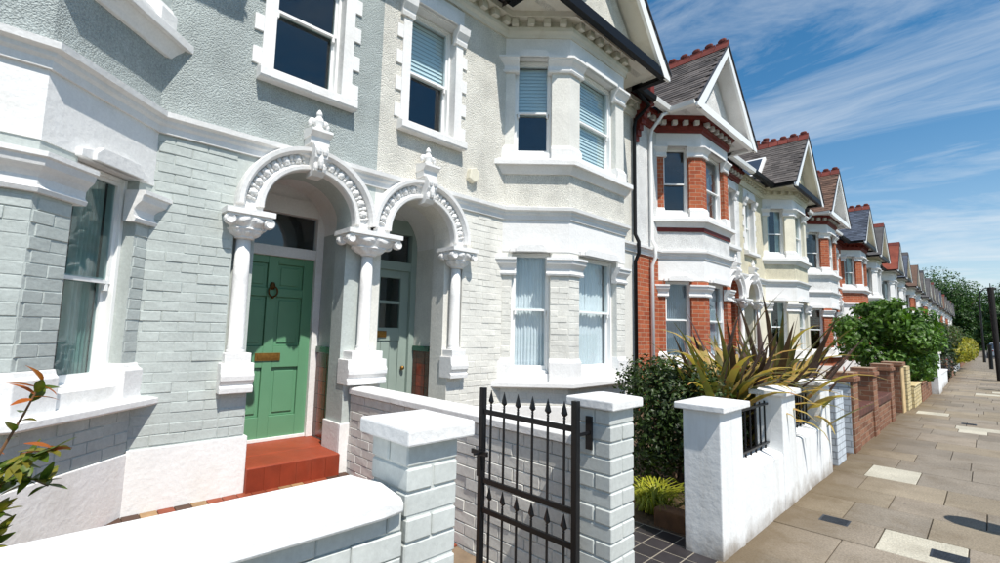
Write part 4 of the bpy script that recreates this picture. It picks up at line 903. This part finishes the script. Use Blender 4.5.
arch_ = [strap('leaf', rr.uniform(1.2, 1.6), .095, rr.uniform(1.3, 2.4), rr.uniform(-.5, .5), PM[2]) for _ in range(4)]+[strap('leaf', rr.uniform(1.2, 1.7), .085, rr.uniform(1.0, 1.9), rr.uniform(-.5, .5), PM[1 if _ < 2 else 2]) for _ in range(4)]
for (bx, by, lab, nu, na, sc_) in ((-1.9, 5.2, 'spiky bronze and yellow flax plant behind the white wall, nearer the dark shrub', 46, 84, .9), (-1.82, 6.5, 'spiky dark bronze flax plant behind the white wall, nearer the red brick piers', 66, 40, .93)):
    t = thing('flax_plant', lab, 'plant', (bx, by, 0), 'flax plants behind the white wall')
    for k in range(nu):
        s_ = rr.uniform(.75, 1.2)*sc_; inst('leaf', rr.choice(ups), t, (bx+rr.uniform(-.14, .14), by+rr.uniform(-.35, .35), .1+rr.uniform(0, .3)), (rr.uniform(-.12, .12), rr.uniform(.05, .75), rr.uniform(0, 6.28)), (1, 1, s_))
    for k in range(na):
        s_ = rr.uniform(.75, 1.1)*sc_; inst('leaf', rr.choice(arch_), t, (bx+rr.uniform(-.12, .12), by+rr.uniform(-.35, .35), .2+rr.uniform(0, .35)), (rr.uniform(-.15, .15), rr.uniform(.1, .6), rr.uniform(0, 6.28)), (s_, 1, s_))
# photinia sprigs by the near wall
t = thing('potted_photinia', 'leafy shrub with orange tipped young leaves beside the white coping', 'shrub', (-2.2, -.16, .02)); t.name = 'photinia_shrub'
def leafm(nm, L_, w_, mat, curl):
    g = G(); v = []; n = 5
    for i in range(n+1):
        f = i/n; wd = w_*math.sin(math.pi*min(.97, .06+f*.94))**.8*(1-.25*f)
        for q in (-1, 0, 1): v.append((q*wd/2, L_*f, curl*L_*f*f+abs(q)*wd*.16))
    g.add(v, [(i*3+q, i*3+q+1, i*3+q+4, i*3+q+3) for i in range(n) for q in (0, 1)])
    me = bpy.data.meshes.new(nm); me.from_pydata(g.v, [], g.f); me.materials.append(mat); me.polygons.foreach_set('use_smooth', [True]*len(me.polygons)); return me
PL = [leafmat('photinia_green', (.05, .09, .012), (.12, .17, .02), None, .3, 25, .3, .5), leafmat('photinia_olive', (.16, .17, .025), (.24, .20, .03), None, .3, 25, .3, .5), leafmat('photinia_orange', (.50, .16, .03), (.42, .10, .03), None, .35, 25, .35)]
lms = [leafm('leaf', rr.uniform(.055, .085), rr.uniform(.024, .035), PL[k % 2 if k < 7 else 2], rr.uniform(-.5, .1)) for k in range(9)]
XS = -2.2
stems_ = [[(-.16, .02), (-.13, .5), (-.09, .85), (-.045, 1.08), (.0, 1.2), (.035, 1.31)], [(-.16, .02), (-.18, .55), (-.12, .9), (-.05, 1.03), (.03, 1.08), (.09, 1.11)], [(-.16, .02), (-.2, .5), (-.12, .8), (-.05, .98), (.03, 1.0), (.08, .965)], [(-.16, .02), (-.22, .5), (-.16, .75), (-.07, .9), (-.02, .92)], [(-.16, .02), (-.3, .6), (-.2, 1.0), (-.1, 1.12)], [(-.16, .02), (-.28, .5), (-.3, .9), (-.2, 1.2)], [(-.16, .02), (-.2, .4), (-.12, .62), (-.05, .80), (-.03, .86)]]
for si, sp in enumerate(stems_):
    dx = rr.uniform(-.12, .12); P = [Vector((XS+dx*i/5, a, b)) for i, (a, b) in enumerate(sp)]
    g = G(); g.tube(P, [.008-.0055*i/(len(P)-1) for i in range(len(P))], 6); part('stem', g, M('photinia_stem', lin((122, 88, 60)), .7, .2, 20), t)
    m_ = 42
    for k in range(m_):
        f = (len(P)-1)*(.45+.55*(k+.5)/m_); i = min(int(f), len(P)-2); p = P[i].lerp(P[i+1], f-i); end = k >= m_-9
        if si == 0 and not end and (k % 4): continue
        me = rr.choice(lms[7:] if (end and si in (0, 1, 4) and rr.random() < .55) else lms[:7])
        inst('leaf', me, t, p, (rr.uniform(-.6, .9) if not end else rr.uniform(-.2, 1.1), rr.uniform(-.5, .5), k*2.4+rr.uniform(-.4, .4)), (rr.uniform(.8, 1.25),)*3)
# big bush, hedges along the walls
rq = random.Random(17); BUSHC = []
for k in range(34):
    a_ = rq.uniform(0, 6.28); e_ = rq.uniform(-.5, 1); q_ = rq.uniform(.55, 1.0); r_ = rq.uniform(.2, .42)
    BUSHC.append(((-1.72+.78*q_*math.cos(a_)*math.sqrt(max(.1, 1-e_*e_*.8)), 16.2+1.35*q_*math.sin(a_), 1.7+.85*e_*q_), (r_*1.15, r_*1.2, r_*.62)))
BUSHC += [((-1.75, 16.2, 1.7), (.5, .8, .55)), ((-1.25, 17.0, 1.0), (.3, .4, .4)), ((-1.3, 16.2, .95), (.25, .4, .35)), ((-2.0, 15.2, 1.0), (.4, .5, .4)), ((-1.6, 15.4, .9), (.35, .5, .4)), ((-2.35, 15.0, 1.35), (.45, .5, .4)), ((-2.5, 15.2, 1.8), (.4, .5, .32)), ((-1.45, 16.6, .7), (.3, .6, .4))]
shrub('leafy_bush', 'large bright green leafy bush spilling over the brick piers', 'bush', (-1.75, 16.2, 0), BUSHC, 13000, .14, LB, 8, shell=.3)
shrub('climbing_shrub', 'green shrub hanging over the low yellow brick wall', 'shrub', (-1.7, 18.2, 0), [((-1.5, 17.6, 1.0), (.5, .9, .5)), ((-1.6, 19, 1.3), (.55, 1.0, .5)), ((-1.35, 17.0, .7), (.35, .7, .35)), ((-1.9, 18.8, 1.5), (.6, .9, .45))], 4500, .13, LB, 9)
for k, (x, yy, r, zc_, m, lab) in enumerate(((-1.9, 21.5, 1.2, 1.2, LV, 'dark mixed shrub behind the low white wall'), (-1.7, 26, 1.3, 1.15, LH, 'dark green shrub behind the far brown wall'), (-1.9, 31, 1.5, 1.5, LV, 'reddish green shrub behind the yellow flowering shrub'), (-2.2, 42, 2.0, 1.6, LB, 'far green hedge shrub beyond the yellow flowering shrub'), (-2.2, 52, 2.4, 1.7, LV, 'farthest garden shrub before the street trees'))):
    rq = random.Random(k); shrub('garden_shrub', lab, 'shrub', (x, yy, 0), [((x+rq.uniform(-.3, .3), yy+q*r*.5, zc_+rq.uniform(-.2, .2)), (r*.5, r*.6, r*.5)) for q in (-1, 0, 1)], 2600, .16, m, 30+k)
shrub('flowering_shrub', 'bright yellow flowering shrub leaning over the pavement', 'shrub', (-1.4, 33.5, 0), [((-1.3, 31.5, .95), (.5, 1.4, .5)), ((-1.05, 34, .95), (.55, 1.6, .5)), ((-.85, 36.5, 1.1), (.45, 1.2, .6))], 3600, .14, LY, 41)
shrub('small_plant', 'purple green plant in the gap before the brown brick wall', 'plant', (-1.2, 24.1, 0), [((-1.2, 24.1, .55), (.35, .45, .4))], 500, .1, leafmat('purple_leaf', (.06, .05, .08), (.06, .09, .03), None, .25, 5), 42)
TR = [(-6.0, 113, 6.0, 14.6), (-2.2, 124, 5.0, 11.3), (2.8, 120, 5.0, 11.8), (-4.0, 112, 3.2, 8.5), (9, 128, 5.5, 12.5), (1.0, 104, 2.4, 7.4), (-14, 126, 6, 14)]
tl = ['tall dark green tree at the street end, above the last roofs', 'broad dark tree closing the middle of the street', 'round dark tree at the street end beside the road', 'small tree right by the end of the terrace', 'tree far across the road at the street end', 'slender tree beside the road before the end trees', 'tallest tree behind the last houses of the terrace']
for k, (x, yy, r, h) in enumerate(TR):
    rq = random.Random(70+k); cl_ = [((x, yy, h-r*.75), (r*.7, r*.7, r*.7))]+[((x+r*.6*math.cos(a)*rq.uniform(.7, 1.1), yy+r*.6*math.sin(a), h-r*rq.uniform(.6, 1.5)), (r*rq.uniform(.35, .5),)*3) for a in [q*.785 for q in range(8)]]+[((x+r*.7*math.cos(a), yy+r*.5*math.sin(a), rq.uniform(1.0, 3.2)), (r*.38, r*.38, rq.uniform(1.2, 2.2))) for a in [q*1.05 for q in range(6)]]
    shrub('street_tree', tl[k], 'tree', (x, yy, -.1), cl_, 14000, .42, LT, 80+k, trunk=.2, stems=6, group='trees at the end of the street', shell=.35)

# ------------------------------------------------------------------ kerbside things
for k, (x, yy, lab) in enumerate(((.40, 5.55, 'black bollard at the kerb, opposite the white garden wall'), (.42, 21.5, 'black bollard at the kerb, opposite the tall white pier'), (.42, 26.5, 'black bollard at the kerb, opposite the far brown wall'))):
    g = G(); g.lathe(W, x, yy, [(.15, -.02), (.15, .12), (.13, .16), (.12, .72), (.15, .76), (.15, .84), (.12, .88), (.15, .96), (.12, 1.04), (.03, 1.08)], 16); solo('bollard', g, BLACK, lab, 'bollard', (x, yy, 0), 'bollards along the kerb', smooth=True)
g = G(); g.lathe(W, .03, 38, [(.09, -.02), (.085, 1.25), (.1, 1.27), (.1, 1.33), (.03, 1.38)], 12); solo('sign_post', g, BLACK, 'short black post standing on the pavement by the parked cars', 'post', (.03, 38, 0))
t = thing('street_lamp', 'slim black street lamp with curved arm over the road', 'lamp', (-.28, 50, 0))
g = G(); g.tube([(-.28, 50, -.05), (-.28, 50, .9), (-.28, 50, 4.7), (-.22, 50, 5.1), (0, 50, 5.4), (.25, 50, 5.45)], [.09, .07, .05, .045, .04, .04], 8); part('column', g, BLACK, t); g = G(); g.ball(W, (.42, 50, 5.42), (.25, .12, .08), 10, 6); part('lamp_head', g, LEAD, t)
t = thing('wooden_pole', 'dark timber pole leaning slightly at the kerb', 'pole', (.22, 27, 0))
g = G(); g.tube([(.225, 27, -.05), (.21, 27, 1.6), (.18, 27, 3.65)], [.085, .09, .1], 12); part('pole', g, M('tarred_timber', lin((40, 36, 34)), .8, .3, 12), t); g = G(); g.tube([(.18, 27, 3.65), (.18, 27, 3.82)], [.02, .012], 6); g.tube([(.18, 27, 3.55), (.9, 27, 3.56)], .012, 6); part('bracket', g, BLACK, t)
def car(x, y, mat, label):
    t = thing('parked_car', label, 'car', (x, y, -.12), 'cars parked along the road'); z0 = -.12; F = lambda a, b, c: (x+b, y+a, z0+c)
    def loft(sec): g = G(); g.rings(sec); return g
    def ring(a, hw, zb, zt, r=.12): return [F(a, -hw+.03, zb), F(a, -hw, zb+r), F(a, -hw, zt-r), F(a, -hw+r, zt), F(a, hw-r, zt), F(a, hw, zt-r), F(a, hw, zb+r), F(a, hw-.03, zb)]
    g = loft([ring(-2.0, .72, .35, .72), ring(-1.95, .82, .25, .9), ring(-1.5, .86, .2, 1.0), ring(0, .87, .2, .98), ring(1.2, .86, .2, .92), ring(1.85, .8, .25, .78), ring(2.0, .7, .35, .66)]); part('body', g, mat, t, smooth=False)
    rg_ = lambda a, hw, zt: [F(a, -hw, .9), F(a, -hw*.84, zt), F(a, hw*.84, zt), F(a, hw, .9)]
    g = loft([rg_(-1.9, .76, .95), rg_(-1.45, .80, 1.38), rg_(-.6, .82, 1.47), rg_(.2, .82, 1.43), rg_(1.05, .78, .93)]); part('cabin_glass', g, M('car_glass', lin((50, 60, 72)), .08, .1, 2, spec=.8), t)
    g = G(); g.box(F, -1.35, .15, -.62, .62, 1.44, 1.485); part('roof', g, mat, t, .02)
    for a in (-1.25, 1.25):
        for b in (-.8, .8):
            g = G(); g.tube([F(a, b-.1, .31), F(a, b+.1, .31)], .31, 16); wh = part('wheel', g, M('tyre_rubber', lin((28, 28, 28)), .9), t); g = G(); g.tube([F(a, b-.105, .31), F(a, b+.105, .31)], .19, 12); part('rim', g, M('alloy_rim', lin((170, 172, 176)), .3, .05, metal=.8), wh)
    for b in (-.6, .6): g = G(); g.box(F, -2.0, -1.93, b-.14, b+.14, .68, .82); part('tail_light', g, M('tail_light_red', lin((150, 20, 18)), .2), t); g = G(); g.box(F, 1.9, 1.99, b-.14, b+.14, .55, .66); part('headlight', g, M('headlight_clear', lin((220, 222, 225)), .1), t)
    g = G(); g.box(F, -2.01, -1.985, -.26, .26, .46, .57); part('number_plate', g, M('plate_yellow', lin((225, 190, 60)), .5), t)
CP = [M('car_paint_%s' % n, lin(c), .2, .05, 2, spec=.6) for n, c in (('silver', (168, 176, 186)), ('blue', (52, 70, 104)), ('dark', (40, 42, 48)), ('white', (222, 224, 226)))]
car(.75, 68, CP[0], 'silver car parked beyond the leaning timber pole'); car(.75, 76, CP[1], 'blue car parked past the silver car'); car(.78, 85, CP[3], 'white car parked past the blue car'); car(.8, 96, CP[2], 'dark car parked last before the end trees')
